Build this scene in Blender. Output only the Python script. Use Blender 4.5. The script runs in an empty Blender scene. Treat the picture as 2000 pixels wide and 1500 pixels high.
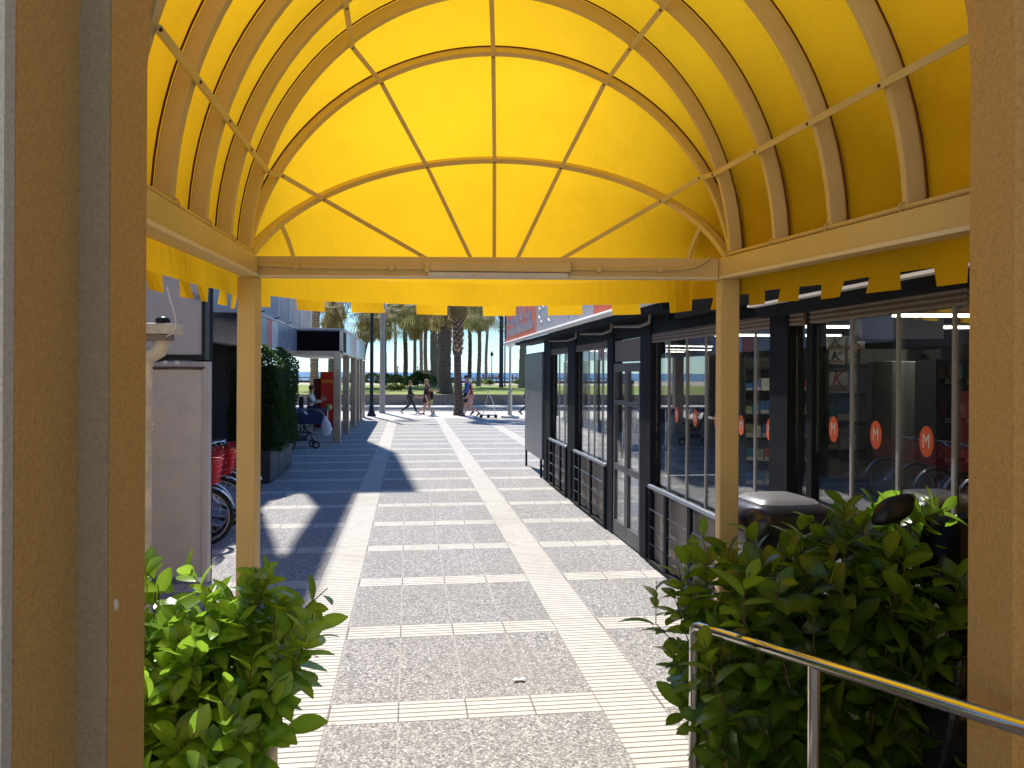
import bpy, math, random
from mathutils import Vector, Matrix, Euler
R = math.radians
random.seed(7)
# ------------------------------------------------------------------ camera, world, sun
F = 1500.0; PX0, PY0 = 1000.0, 728.0
TH = math.atan(202/1500.0); RHO = R(0.3); CAMZ = 2.0
fwd = Vector((math.sin(TH), math.cos(TH), 0)); rgt = Vector((math.cos(TH), -math.sin(TH), 0)); up = Vector((0, 0, 1))
r2 = rgt*math.cos(RHO) + up*math.sin(RHO); u2 = up*math.cos(RHO) - rgt*math.sin(RHO)
sc = bpy.context.scene; col = sc.collection
cd = bpy.data.cameras.new('camera'); cam = bpy.data.objects.new('camera', cd); col.objects.link(cam)
cd.sensor_width = 36; cd.lens = 36*F/2000; cd.clip_start = 0.05; cd.clip_end = 30000; cd.shift_y = -22/2000
m = Matrix((r2, u2, -fwd)).transposed().to_4x4(); m.translation = Vector((0, 0, CAMZ)); cam.matrix_world = m
sc.camera = cam
SUN = Vector((-0.20, 0.79, 1.0)).normalized()
w = bpy.data.worlds.new('World'); sc.world = w; w.use_nodes = True
nt = w.node_tree; bg = nt.nodes['Background']; sky = nt.nodes.new('ShaderNodeTexSky')
sky.sky_type = 'NISHITA'; sky.sun_disc = False; sky.sun_elevation = math.asin(SUN.z)
sky.sun_rotation = math.atan2(SUN.x, SUN.y); sky.air_density = 1.0; sky.dust_density = 0.0; sky.ozone_density = 3.0
tintn = nt.nodes.new('ShaderNodeMix'); tintn.data_type = 'RGBA'; tintn.blend_type = 'MULTIPLY'; tintn.inputs[0].default_value = 1
nt.links.new(sky.outputs[0], tintn.inputs[6]); tintn.inputs[7].default_value = (.53, .75, .99, 1); nt.links.new(tintn.outputs[2], bg.inputs[0]); bg.inputs[1].default_value = 0.12
sd = bpy.data.lights.new('sun', 'SUN'); sd.energy = 4.6; sd.angle = R(0.5); sd.color = (1.0, 0.95, 0.87)
so = bpy.data.objects.new('sun', sd); col.objects.link(so); so.rotation_euler = SUN.to_track_quat('Z', 'Y').to_euler()
so.location = (0, 0, 20)
sc.view_settings.view_transform = 'Standard'; sc.view_settings.look = 'None'; sc.view_settings.exposure = 0.62
sc.cycles.max_bounces = 8; sc.cycles.transparent_max_bounces = 16

# ------------------------------------------------------------------ picture -> place
def ray(px, py): return fwd + r2*((px-PX0)/F) + u2*((PY0-py)/F)
def P(px, py, d): return Vector((0, 0, CAMZ)) + ray(px, py)*d
def G(px, py, z=0.0):
    r = ray(px, py); return P(px, py, (z-CAMZ)/r.z)
def PX(px, py, X):
    r = ray(px, py); return P(px, py, X/r.x)
def CW(x, d, z): return rgt*x + fwd*d + Vector((0, 0, z))
def GD(px, d, z=0.0):
    p = P(px, PY0, d); p.z = z; return p

# ------------------------------------------------------------------ mesh helpers
class MB:
    def __init__(s): s.v = []; s.f = []; s.att = []
    def add(s, vs, fs, a=0.5):
        n = len(s.v); s.v += [tuple(v) for v in vs]; s.f += [tuple(i+n for i in f) for f in fs]; s.att += [a]*len(vs); return s
    def hexa(s, c):   # 8 corners: bottom 4 ccw, top 4
        return s.add(c, [(3,2,1,0),(4,5,6,7),(0,1,5,4),(1,2,6,5),(2,3,7,6),(3,0,4,7)])
    def box(s, x0, x1, y0, y1, z0, z1):
        return s.hexa([(x0,y0,z0),(x1,y0,z0),(x1,y1,z0),(x0,y1,z0),(x0,y0,z1),(x1,y0,z1),(x1,y1,z1),(x0,y1,z1)])
    def cbox(s, x0, x1, d0, d1, z0, z1):   # box square to the entrance front
        return s.hexa([CW(x0,d0,z0),CW(x1,d0,z0),CW(x1,d1,z0),CW(x0,d1,z0),CW(x0,d0,z1),CW(x1,d0,z1),CW(x1,d1,z1),CW(x0,d1,z1)])
    def bar(s, a, b, w, h=None, upv=None):
        a = Vector(a); b = Vector(b); h = h or w; d = (b-a).normalized()
        uu = Vector(upv) if upv else Vector((0,0,1))
        if abs(d.dot(uu)) > .98: uu = Vector((0,1,0))
        sd_ = d.cross(uu).normalized(); uu = sd_.cross(d).normalized()
        c = []
        for p in (a, b):
            for i, j in ((-1,-1),(1,-1),(1,1),(-1,1)): c.append(p + sd_*(i*w/2) + uu*(j*h/2))
        return s.add(c, [(0,1,2,3),(7,6,5,4),(0,4,5,1),(1,5,6,2),(2,6,7,3),(3,7,4,0)])
    def tube(s, pts, rad, n=8, cap=True, a=0.5):
        pts = [Vector(p) for p in pts]; rs = rad if isinstance(rad, (list, tuple)) else [rad]*len(pts)
        ref = None; vs = []
        for i, p in enumerate(pts):
            d = (pts[min(i+1, len(pts)-1)] - pts[max(i-1, 0)]).normalized()
            if ref is None:
                ref = Vector((0,0,1)) if abs(d.z) < .9 else Vector((1,0,0))
            sd_ = d.cross(ref)
            if sd_.length < 1e-4: sd_ = d.orthogonal()
            sd_.normalize(); ref = sd_.cross(d).normalized()
            for k in range(n):
                t = 2*math.pi*k/n; vs.append(p + (sd_*math.cos(t) + ref*math.sin(t))*rs[i])
        fs = [(i*n+k, i*n+(k+1)%n, (i+1)*n+(k+1)%n, (i+1)*n+k) for i in range(len(pts)-1) for k in range(n)]
        if cap: fs += [tuple(range(n-1,-1,-1)), tuple((len(pts)-1)*n+k for k in range(n))]
        return s.add(vs, fs, a)
    def loft(s, secs, closed=False, cap=True):   # sections = equal-length rings
        n = len(secs[0]); vs = [v for r_ in secs for v in r_]
        fs = [(i*n+k, i*n+(k+1)%n, (i+1)*n+(k+1)%n, (i+1)*n+k) for i in range(len(secs)-1) for k in range(n)]
        if cap: fs += [tuple(range(n-1,-1,-1)), tuple((len(secs)-1)*n+k for k in range(n))]
        return s.add(vs, fs)
    def lathe(s, c, prof, n=16):
        c = Vector(c); secs = [[c + Vector((math.cos(2*math.pi*k/n)*r_, math.sin(2*math.pi*k/n)*r_, z)) for k in range(n)] for r_, z in prof]
        return s.loft(secs)
    def torus(s, c, ax, ay, Rr, r_, n=32, k=8):
        c = Vector(c); ax = Vector(ax); ay = Vector(ay); az = ax.cross(ay); vs = []; fs = []
        for i in range(n):
            t = 2*math.pi*i/n; o = ax*math.cos(t) + ay*math.sin(t)
            for j in range(k):
                q = 2*math.pi*j/k; vs.append(c + o*(Rr + r_*math.cos(q)) + az*(r_*math.sin(q)))
        for i in range(n):
            for j in range(k): fs.append((i*k+j, ((i+1)%n)*k+j, ((i+1)%n)*k+(j+1)%k, i*k+(j+1)%k))
        return s.add(vs, fs)
    def sph(s, c, rx, ry=None, rz=None, n=12, mm=8):
        ry = ry or rx; rz = rz or rx; c = Vector(c); secs = []
        for i in range(mm+1):
            t = -math.pi/2 + math.pi*i/mm; cr = max(math.cos(t), .02)
            secs.append([c + Vector((rx*cr*math.cos(2*math.pi*k/n), ry*cr*math.sin(2*math.pi*k/n), rz*math.sin(t))) for k in range(n)])
        return s.loft(secs)
    def build(s, name, mat, parent=None, smooth=0, bevel=0, att=False, solid=0):
        me = bpy.data.meshes.new(name); me.from_pydata(s.v, [], s.f); me.update()
        if att:
            a = me.attributes.new('tint', 'FLOAT', 'POINT'); a.data.foreach_set('value', s.att)
        return link(me, name, mat, parent, smooth, bevel, solid)
def link(me, name, mat, parent=None, smooth=0, bevel=0, solid=0):
    if smooth:
        me.polygons.foreach_set('use_smooth', [True]*len(me.polygons)); me.set_sharp_from_angle(angle=R(smooth))
    o = bpy.data.objects.new(name, me); col.objects.link(o)
    if mat and not me.materials: me.materials.append(mat)
    if parent:
        o.parent = parent; o.matrix_parent_inverse = parent.matrix_basis.inverted()
    if bevel:
        b = o.modifiers.new('bevel', 'BEVEL'); b.width = bevel; b.segments = 2; b.limit_method = 'ANGLE'
    if solid:
        b = o.modifiers.new('solid', 'SOLIDIFY'); b.thickness = solid
    return o
def tag(o, label=None, cat=None, group=None, kind=None):
    if label: o['label'] = label
    if cat: o['category'] = cat
    if group: o['group'] = group
    if kind: o['kind'] = kind
    return o
def thing(name, label, cat, loc=(0,0,0), rz=0, group=None):
    o = bpy.data.objects.new(name, None); o.empty_display_size = .1; col.objects.link(o)
    o.location = loc; o.rotation_euler = (0,0,rz); return tag(o, label, cat, group)
def part(mb, name, mat, parent, **k):   # mesh given in the thing's own space
    o = mb.build(name, mat, None, **k); o.parent = parent; return o
def kids(o): return [c for c in bpy.data.objects if c.parent == o]
def dup(root, loc, rz=0, label=None, group=None, scale=None):
    r_ = root.copy(); col.objects.link(r_); r_.location = loc; r_.rotation_euler = (0,0,rz)
    if scale: r_.scale = scale
    if label: r_['label'] = label
    if group: r_['group'] = group
    for ch in kids(root):
        c = ch.copy(); col.objects.link(c); c.parent = r_
        for g in kids(ch):
            d = g.copy(); col.objects.link(d); d.parent = c
    return r_
def struct(mb, name, mat, **k): return tag(mb.build(name, mat, **k), kind='structure')

# ------------------------------------------------------------------ materials
def newmat(name):
    m_ = bpy.data.materials.new(name); m_.use_nodes = True; n = m_.node_tree
    return m_, n, n.nodes['Principled BSDF'], n.nodes['Material Output']
def nd(n, t, **k):
    x = n.nodes.new(t)
    for a, b in k.items():
        if a in x.inputs.keys() if hasattr(x.inputs, 'keys') else False: x.inputs[a].default_value = b
        else: setattr(x, a, b)
    return x
def coord(n): return n.nodes.new('ShaderNodeTexCoord').outputs['Object']
def noise(n, vec, scale, detail=4, rough=.55):
    x = n.nodes.new('ShaderNodeTexNoise'); x.inputs['Scale'].default_value = scale; x.inputs['Detail'].default_value = detail
    x.inputs['Roughness'].default_value = rough; n.links.new(vec, x.inputs['Vector']); return x.outputs['Fac']
def ramp(n, fac, stops):
    x = n.nodes.new('ShaderNodeValToRGB'); e = x.color_ramp.elements
    e[0].position, e[0].color = stops[0][0], (*stops[0][1], 1); e[1].position, e[1].color = stops[-1][0], (*stops[-1][1], 1)
    for p, c in stops[1:-1]:
        q = e.new(p); q.color = (*c, 1)
    n.links.new(fac, x.inputs[0]); return x.outputs[0]
def mth(n, op, a, b=None, c=None):
    x = n.nodes.new('ShaderNodeMath'); x.operation = op
    for i, v in enumerate((a, b, c)):
        if v is None: continue
        if isinstance(v, (int, float)): x.inputs[i].default_value = v
        else: n.links.new(v, x.inputs[i])
    return x.outputs[0]
def mixc(n, fac, a, b, blend='MIX'):
    x = n.nodes.new('ShaderNodeMix'); x.data_type = 'RGBA'; x.blend_type = blend
    for i, v in ((0, fac), (6, a), (7, b)):
        if isinstance(v, (int, float)): x.inputs[i].default_value = v
        elif isinstance(v, tuple): x.inputs[i].default_value = (*v, 1)
        else: n.links.new(v, x.inputs[i])
    return x.outputs[2]
def bump(n, h, bs, strength=.3, dist=.01):
    x = n.nodes.new('ShaderNodeBump'); x.inputs['Strength'].default_value = strength; x.inputs['Distance'].default_value = dist
    n.links.new(h, x.inputs['Height']); n.links.new(x.outputs[0], bs.inputs['Normal'])
def mul(c, k): return tuple(min(1, v*k) for v in c)
def mat(name, c, rough=.6, metal=0, var=.12, scale=3, bmp=0, bscale=60, spec=None, coat=0):
    m_, n, bs, out = newmat(name); co = coord(n)
    f = noise(n, co, scale, 5, .6)
    n.links.new(ramp(n, f, [(.3, mul(c, 1-var)), (.7, mul(c, 1+var))]), bs.inputs['Base Color'])
    bs.inputs['Metallic'].default_value = metal
    g = noise(n, co, scale*2.3, 3); r_ = n.nodes.new('ShaderNodeMapRange'); n.links.new(g, r_.inputs[0])
    r_.inputs[3].default_value = max(.02, rough-.08); r_.inputs[4].default_value = min(1, rough+.08); n.links.new(r_.outputs[0], bs.inputs['Roughness'])
    if spec is not None: bs.inputs['Specular IOR Level'].default_value = spec
    if coat: bs.inputs['Coat Weight'].default_value = coat; bs.inputs['Coat Roughness'].default_value = .05
    if bmp: bump(n, noise(n, co, bscale, 6, .7), bs, bmp)
    return m_
def stucco(name, c, c2):
    m_, n, bs, out = newmat(name); co = coord(n)
    f = noise(n, co, 90, 5, .75); g = noise(n, co, 2.2, 5, .6); sp = noise(n, co, 45, 5, .75)
    a = ramp(n, f, [(.3, mul(c, .68)), (.52, c), (.75, mul(c, 1.22))])
    b = mixc(n, mth(n, 'MULTIPLY', g, .45), a, c2)
    d = ramp(n, sp, [(.66, (0,0,0)), (.72, (1,1,1))])
    n.links.new(mixc(n, mth(n, 'MULTIPLY', d, .45), b, mul(c, .5)), bs.inputs['Base Color']); bs.inputs['Roughness'].default_value = .95
    bump(n, mth(n, 'ADD', f, mth(n, 'MULTIPLY', noise(n, co, 60, 5, .7), .8)), bs, .8, .005); return m_
def glass_mat(name, tint=(1,1,1), r0=.09, dirt=.05, trans=None):
    m_, n, bs, out = newmat(name); n.nodes.remove(bs)
    ge = n.nodes.new('ShaderNodeNewGeometry'); dt = n.nodes.new('ShaderNodeVectorMath'); dt.operation = 'DOT_PRODUCT'
    n.links.new(ge.outputs['Incoming'], dt.inputs[0]); n.links.new(ge.outputs['Normal'], dt.inputs[1])
    c = mth(n, 'ABSOLUTE', dt.outputs['Value']); q = mth(n, 'POWER', mth(n, 'SUBTRACT', 1, c), 5)
    fr = mth(n, 'ADD', mth(n, 'MULTIPLY', q, 1-r0), r0)
    tr = n.nodes.new('ShaderNodeBsdfTransparent'); tr.inputs[0].default_value = (*(trans or tint), 1)
    gl = n.nodes.new('ShaderNodeBsdfGlossy'); gl.inputs[1].default_value = 0.0; gl.inputs[0].default_value = (*tint, 1)
    mx = n.nodes.new('ShaderNodeMixShader'); n.links.new(fr, mx.inputs[0]); n.links.new(tr.outputs[0], mx.inputs[1]); n.links.new(gl.outputs[0], mx.inputs[2])
    df = n.nodes.new('ShaderNodeBsdfDiffuse'); df.inputs[0].default_value = (.55,.56,.55,1)
    sm = noise(n, coord(n), 2.5, 6, .7); dd = mth(n, 'MULTIPLY', sm, dirt)
    mx2 = n.nodes.new('ShaderNodeMixShader'); n.links.new(dd, mx2.inputs[0]); n.links.new(mx.outputs[0], mx2.inputs[1]); n.links.new(df.outputs[0], mx2.inputs[2])
    n.links.new(mx2.outputs[0], out.inputs[0]); return m_
def emit(name, c, s):
    m_, n, bs, out = newmat(name); bs.inputs['Base Color'].default_value = (.8,.8,.8,1)
    bs.inputs['Emission Color'].default_value = (*c, 1); bs.inputs['Emission Strength'].default_value = s; return m_
def cloth(name, c, trans=.5, var=.08):
    m_, n, bs, out = newmat(name); co = coord(n); n.nodes.remove(bs)
    g = noise(n, co, 1.3, 5, .6); wv = noise(n, co, 350, 2, .5); st = noise(n, co, 6, 5, .7)
    a = ramp(n, g, [(.3, mul(c, 1-var)), (.7, mul(c, 1+var))])
    a = mixc(n, mth(n, 'MULTIPLY', wv, .18), a, mul(c, .6))
    a = mixc(n, mth(n, 'MULTIPLY', ramp(n, st, [(.55,(0,0,0)),(.78,(1,1,1))]), .24), a, mul(c, .5))
    d = n.nodes.new('ShaderNodeBsdfDiffuse'); t = n.nodes.new('ShaderNodeBsdfTranslucent'); mx = n.nodes.new('ShaderNodeMixShader')
    bu = n.nodes.new('ShaderNodeBump'); bu.inputs['Strength'].default_value = .35; bu.inputs['Distance'].default_value = .012
    mp = n.nodes.new('ShaderNodeMapping'); mp.inputs['Scale'].default_value = (1.0, 1.6, 1.0); n.links.new(co, mp.inputs[0]); n.links.new(noise(n, mp.outputs[0], 2.2, 4, .55), bu.inputs['Height'])
    n.links.new(bu.outputs[0], d.inputs['Normal']); n.links.new(bu.outputs[0], t.inputs['Normal'])
    n.links.new(a, d.inputs[0]); n.links.new(a, t.inputs[0]); mx.inputs[0].default_value = trans
    n.links.new(d.outputs[0], mx.inputs[1]); n.links.new(t.outputs[0], mx.inputs[2]); n.links.new(mx.outputs[0], out.inputs[0]); return m_
def leafmat(name, dark, light, trans=.45, rough=.32, gl=.5):
    m_, n, bs, out = newmat(name); at = n.nodes.new('ShaderNodeAttribute'); at.attribute_name = 'tint'
    cc = ramp(n, at.outputs['Fac'], [(0, dark), (.55, tuple((a*.55+b*.45) for a, b in zip(dark, light))), (1, light)])
    g = noise(n, coord(n), 25, 4, .6); cc = mixc(n, mth(n, 'MULTIPLY', g, .3), cc, mul(dark, .7))
    n.links.new(cc, bs.inputs['Base Color']); bs.inputs['Roughness'].default_value = rough; bs.inputs['Specular IOR Level'].default_value = gl
    t = n.nodes.new('ShaderNodeBsdfTranslucent'); tc = mixc(n, .55, cc, mul(light, 2.0)); n.links.new(tc, t.inputs[0])
    mx = n.nodes.new('ShaderNodeMixShader'); mx.inputs[0].default_value = trans
    n.links.new(bs.outputs[0], mx.inputs[1]); n.links.new(t.outputs[0], mx.inputs[2]); n.links.new(mx.outputs[0], out.inputs[0]); return m_

def paving():
    m_, n, bs, out = newmat('paving'); co = coord(n); s = n.nodes.new('ShaderNodeSeparateXYZ'); n.links.new(co, s.inputs[0])
    x, y = s.outputs[0], s.outputs[1]
    def rng(v, a, b): return mth(n, 'MULTIPLY', mth(n, 'GREATER_THAN', v, a), mth(n, 'LESS_THAN', v, b))
    xm = mth(n, 'MODULO', mth(n, 'ADD', x, .83+1.98*12), 1.98)            # strip occupies 0..0.37
    ym = mth(n, 'MODULO', mth(n, 'ADD', y, -4.43+1.42*20), 1.42)           # band occupies 0..0.28
    strip = mth(n, 'LESS_THAN', xm, .375)
    strip = mth(n, 'MULTIPLY', strip, mth(n, 'GREATER_THAN', x, -1.2))
    band = mth(n, 'LESS_THAN', ym, .28)
    far = mth(n, 'GREATER_THAN', y, 33.6)
    white = mth(n, 'MAXIMUM', mth(n, 'MAXIMUM', strip, band), far)
    # ridges across both, 5 to a band
    gr = mth(n, 'MODULO', mth(n, 'ADD', ym, .002), .0568)
    groove = mth(n, 'LESS_THAN', gr, .013)
    groove = mth(n, 'MULTIPLY', groove, mth(n, 'SUBTRACT', 1, far))
    # slab joints
    xt = mth(n, 'MODULO', mth(n, 'SUBTRACT', xm, .375), .401); jx = mth(n, 'LESS_THAN', mth(n, 'ABSOLUTE', mth(n, 'SUBTRACT', xt, .0)), .010)
    e1 = mth(n, 'LESS_THAN', mth(n, 'ABSOLUTE', mth(n, 'SUBTRACT', xm, .375)), .007); e2 = mth(n, 'LESS_THAN', xm, .008)
    yt = mth(n, 'MODULO', ym, .71)
    jy = mth(n, 'LESS_THAN', mth(n, 'ABSOLUTE', mth(n, 'SUBTRACT', ym, .28)), .006)
    # the speckled aggregate
    v = n.nodes.new('ShaderNodeTexVoronoi'); v.inputs['Scale'].default_value = 105; n.links.new(co, v.inputs['Vector'])
    sep = n.nodes.new('ShaderNodeSeparateColor'); n.links.new(v.outputs['Color'], sep.inputs[0])
    v2 = n.nodes.new('ShaderNodeTexVoronoi'); v2.inputs['Scale'].default_value = 62; n.links.new(co, v2.inputs['Vector'])
    sep2 = n.nodes.new('ShaderNodeSeparateColor'); n.links.new(v2.outputs['Color'], sep2.inputs[0])
    big = noise(n, co, 1.1, 6, .65); med = noise(n, co, 9, 5, .7)
    agg = ramp(n, mth(n, 'ADD', mth(n, 'MULTIPLY', sep.outputs[0], .6), mth(n, 'MULTIPLY', sep2.outputs[1], .4)),
               [(.15, (.11,.108,.112)), (.38, (.27,.264,.264)), (.62, (.41,.40,.395)), (.85, (.78,.76,.74))])
    agg = mixc(n, ramp(n, big, [(.35,(0,0,0)),(.7,(.35,.35,.35))]), agg, (.36,.34,.32))
    agg = mixc(n, mth(n, 'MULTIPLY', ramp(n, v.outputs['Distance'], [(.0,(0,0,0)),(.9,(1,1,1))]), .4), agg, (.10,.095,.09))
    # slab-to-slab variation
    sx = mth(n, 'FLOOR', mth(n, 'DIVIDE', x, .40)); sy = mth(n, 'FLOOR', mth(n, 'DIVIDE', mth(n,'SUBTRACT', y, 4.43), 1.42))
    cmb = n.nodes.new('ShaderNodeCombineXYZ'); n.links.new(sx, cmb.inputs[0]); n.links.new(sy, cmb.inputs[1])
    wn = n.nodes.new('ShaderNodeTexWhiteNoise'); n.links.new(cmb.outputs[0], wn.inputs[0])
    agg = mixc(n, mth(n, 'MULTIPLY', wn.outputs[0], .22), agg, (.20,.195,.195))
    wht = ramp(n, med, [(.25, (.50,.475,.435)), (.6, (.63,.605,.56)), (.85, (.68,.655,.61))])
    wht = mixc(n, mth(n, 'MULTIPLY', ramp(n, big, [(.45,(0,0,0)),(.75,(1,1,1))]), .35), wht, (.52,.47,.37))
    wht = mixc(n, mth(n, 'MULTIPLY', wn.outputs[0], .15), wht, (.42,.40,.37))
    wht = mixc(n, mth(n, 'MULTIPLY', groove, .86), wht, (.11,.10,.095))
    cc = mixc(n, white, agg, wht)
    jj = mth(n, 'MAXIMUM', mth(n, 'MAXIMUM', e1, e2), jy); jj = mth(n, 'MULTIPLY', jj, mth(n, 'SUBTRACT', 1, far))
    jw = mth(n, 'MULTIPLY', jx, mth(n, 'MULTIPLY', mth(n, 'SUBTRACT', 1, strip), mth(n, 'SUBTRACT', 1, far)))
    cc = mixc(n, mth(n, 'MULTIPLY', jj, .6), cc, (.13,.12,.11))
    cc = mixc(n, mth(n, 'MULTIPLY', jw, mth(n, 'MULTIPLY_ADD', band, .3, .55)), cc, mixc(n, band, (.46,.44,.42), (.12,.11,.10)))
    # gum spots and stains
    gp = noise(n, co, 14, 2, .5); cc = mixc(n, mth(n, 'MULTIPLY', ramp(n, gp, [(.70,(0,0,0)),(.73,(1,1,1))]), .3), cc, (.16,.15,.14))
    st2 = noise(n, co, .55, 7, .7); cc = mixc(n, mth(n, 'MULTIPLY', ramp(n, st2, [(.50,(0,0,0)),(.72,(1,1,1))]), .28), cc, (.27,.24,.20))
    sp3 = noise(n, co, 5.5, 2, .4); cc = mixc(n, mth(n, 'MULTIPLY', ramp(n, sp3, [(.735,(0,0,0)),(.75,(1,1,1))]), .45), cc, (.12,.11,.10))
    n.links.new(cc, bs.inputs['Base Color']); bs.inputs['Roughness'].default_value = .82; bs.inputs['Specular IOR Level'].default_value = .3
    h = mth(n, 'SUBTRACT', mth(n, 'MULTIPLY', v.outputs['Distance'], mth(n, 'SUBTRACT', -.5, mth(n,'MULTIPLY', white, -.4))), mth(n, 'MULTIPLY', mth(n, 'MULTIPLY', groove, white), 1.2))
    bump(n, h, bs, .6, .006); return m_

M = {}
M['paving'] = paving()
M['cream'] = mat('cream_paint', (.56,.42,.185), .45, 0, .05, 4, .05, 200)
M['fabric'] = cloth('yellow_fabric', (.84,.515,.016), .52)
M['ochre'] = stucco('ochre_stucco', (.60,.36,.11), (.52,.32,.11))
M['greystucco'] = stucco('grey_stucco', (.58,.55,.47), (.5,.47,.41))
M['taupe'] = stucco('taupe_stucco', (.34,.28,.18), (.31,.26,.17))
M['steel'] = mat('polished_steel', (.72,.71,.69), .13, 1, .05, 8)
M['satin'] = mat('satin_steel', (.46,.43,.38), .3, 1, .12, 3)
M['anthracite'] = mat('anthracite_metal', (.013,.016,.022), .65, 0, .25, 5, spec=.10)
M['anth_l'] = mat('grey_metal', (.11,.11,.12), .45, .2, .12, 5, spec=.3)
M['black'] = mat('black_plastic', (.010,.010,.011), .38, 0, .2, 6, spec=.3)
M['rubber'] = mat('rubber', (.02,.02,.02), .8)
M['white'] = mat('white_paint', (.72,.71,.68), .45, 0, .06, 4)
M['dirtwhite'] = mat('weathered_white_plastic', (.58,.54,.44), .6, 0, .25, 9, .1, 40)
M['panelwood'] = mat('greybrown_board', (.19,.165,.145), .55, 0, .18, 2.2)
M['blind'] = mat('taupe_blind', (.20,.17,.145), .7, 0, .12, 5)
M['glass'] = glass_mat('window_glass', (1,1,1), .135, .025, (.82,.84,.84))
M['orange'] = mat('orange_vinyl', (.80,.17,.07), .45, 0, .08, 3)
M['signgrey'] = mat('pale_grey_vinyl', (.50,.49,.53), .5, 0, .1, 5)
M['signwhite'] = mat('white_lettering', (.75,.75,.75), .5)
M['mauve'] = mat('mauve_grey_render', (.43,.375,.36), .9, 0, .12, 1.2, .2, 50)
M['beige'] = mat('pale_render', (.58,.55,.54), .85, 0, .1, 1.5, .15, 50)
M['darkshop'] = mat('dark_shutter', (.022,.017,.015), .9, 0, .35, 3, spec=.1)
M['red'] = mat('red_paint', (.50,.010,.010), .45, 0, .12, 4, spec=.3)
M['redglossy'] = mat('red_cabinet', (.50,.025,.015), .3, 0, .12, 2)
M['chrome'] = mat('chrome', (.8,.8,.8), .1, 1, .05, 10)
M['skin'] = mat('skin', (.50,.28,.19), .5, 0, .08, 9)
M['hair'] = mat('brown_hair', (.08,.045,.02), .6, 0, .3, 30)
M['hairb'] = mat('blond_hair', (.30,.20,.09), .6, 0, .3, 30)
M['skirt'] = leafmat('dry_palm_skirt', (.20,.14,.07), (.50,.40,.20), .45, .8, .1)
M['frond'] = leafmat('palm_frond', (.10,.10,.04), (.30,.28,.12), .45, .5, .3)
M['leaf'] = leafmat('shrub_leaf', (.045,.115,.012), (.30,.50,.045), .38, .28, .45); M['leafd'] = leafmat('shaded_shrub_leaf', (.018,.046,.007), (.22,.38,.03), .42, .28, .5)  # second leaf is a darkened copy, right shrub's shade put into its colour
M['hedge'] = leafmat('conifer_leaf', (.014,.036,.008), (.055,.115,.02), .3, .5, .3)
M['bush'] = leafmat('garden_leaf', (.07,.11,.03), (.22,.28,.08), .4, .6, .3)
M['twig'] = mat('twig', (.10,.06,.03), .8, 0, .3, 20)
def bark(name, c, ring=9):
    m_, n, bs, out = newmat(name); co = coord(n)
    wv = n.nodes.new('ShaderNodeTexWave'); wv.wave_type = 'BANDS'; wv.bands_direction = 'Z'; wv.inputs['Scale'].default_value = ring*.3
    wv.inputs['Distortion'].default_value = 6; wv.inputs['Detail'].default_value = 4; wv.inputs['Detail Scale'].default_value = 2; n.links.new(co, wv.inputs['Vector'])
    g = noise(n, co, 4, 6, .75)
    a = ramp(n, mth(n, 'ADD', mth(n, 'MULTIPLY', wv.outputs['Fac'], .4), mth(n, 'MULTIPLY', g, .6)), [(.2, mul(c, .45)), (.5, c), (.8, mul(c, 1.6))])
    n.links.new(a, bs.inputs['Base Color']); bs.inputs['Roughness'].default_value = .9
    bump(n, mth(n, 'ADD', wv.outputs['Fac'], g), bs, .8, .05); return m_
M['bark'] = bark('palm_bark', (.24,.19,.155)); M['barkd'] = bark('dark_palm_bark', (.12,.088,.072)); M['barko'] = bark('rusty_palm_bark', (.36,.23,.15), 6)

# ================================================================== THE GROUND
g = MB(); g.add([(-60,-8,0),(60,-8,0),(60,39.4,0),(-60,39.4,0)], [(0,1,2,3)]); struct(g, 'pavement', M['paving'])
M['asphalt'] = mat('asphalt', (.075,.078,.095), .85, 0, .15, 2, .3, 90)
M['concrete'] = mat('pale_concrete', (.55,.54,.50), .85, 0, .08, 1, .15, 60)
g = MB().box(-60,60,39.4,39.62,-.12,.012); struct(g, 'kerb', M['concrete'])
g = MB(); g.add([(-60,39.6,-.10),(60,39.6,-.10),(60,43.8,-.10),(-60,43.8,-.10)], [(0,1,2,3)]); struct(g, 'road', M['asphalt'])
g = MB().box(-60,60,43.8,46.9,-.2,.02); struct(g, 'far_pavement', M['concrete'])
def grassmat():
    m_, n, bs, out = newmat('lawn'); co = coord(n); mp = n.nodes.new('ShaderNodeMapping'); n.links.new(co, mp.inputs[0]); mp.inputs['Scale'].default_value = (.25, 1, 1)
    a = noise(n, mp.outputs[0], .8, 6, .65); b = noise(n, co, 14, 4, .7)
    c = ramp(n, a, [(.3, (.16,.21,.03)), (.55, (.25,.32,.05)), (.75, (.38,.38,.14))])
    n.links.new(mixc(n, mth(n, 'MULTIPLY', b, .4), c, (.06,.09,.015)), bs.inputs['Base Color']); bs.inputs['Roughness'].default_value = .95
    bump(n, b, bs, .6, .05); return m_
M['lawn'] = grassmat()
g = MB(); NX = 30
for i in range(NX):
    for j in range(22):
        def zz(a, b): return .58 + .05*math.sin(a*.9)*math.sin(b*.7) + (.02*(b))*.6
        x0, x1 = -50+i*100/NX, -50+(i+1)*100/NX
        g.add([(x0,47.3+j,zz(x0,j)),(x1,47.3+j,zz(x1,j)),(x1,48.3+j,zz(x1,j+1)),(x0,48.3+j,zz(x0,j+1))], [(0,1,2,3)])
struct(g, 'lawn', M['lawn'])
M['sand'] = mat('sand', (.46,.40,.30), .95, 0, .1, .5, .3, 20)
g = MB(); g.add([(-200,46.6,-.15),(200,46.6,-.15),(200,250,-.15),(-200,250,-.15)], [(0,1,2,3)])
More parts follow.
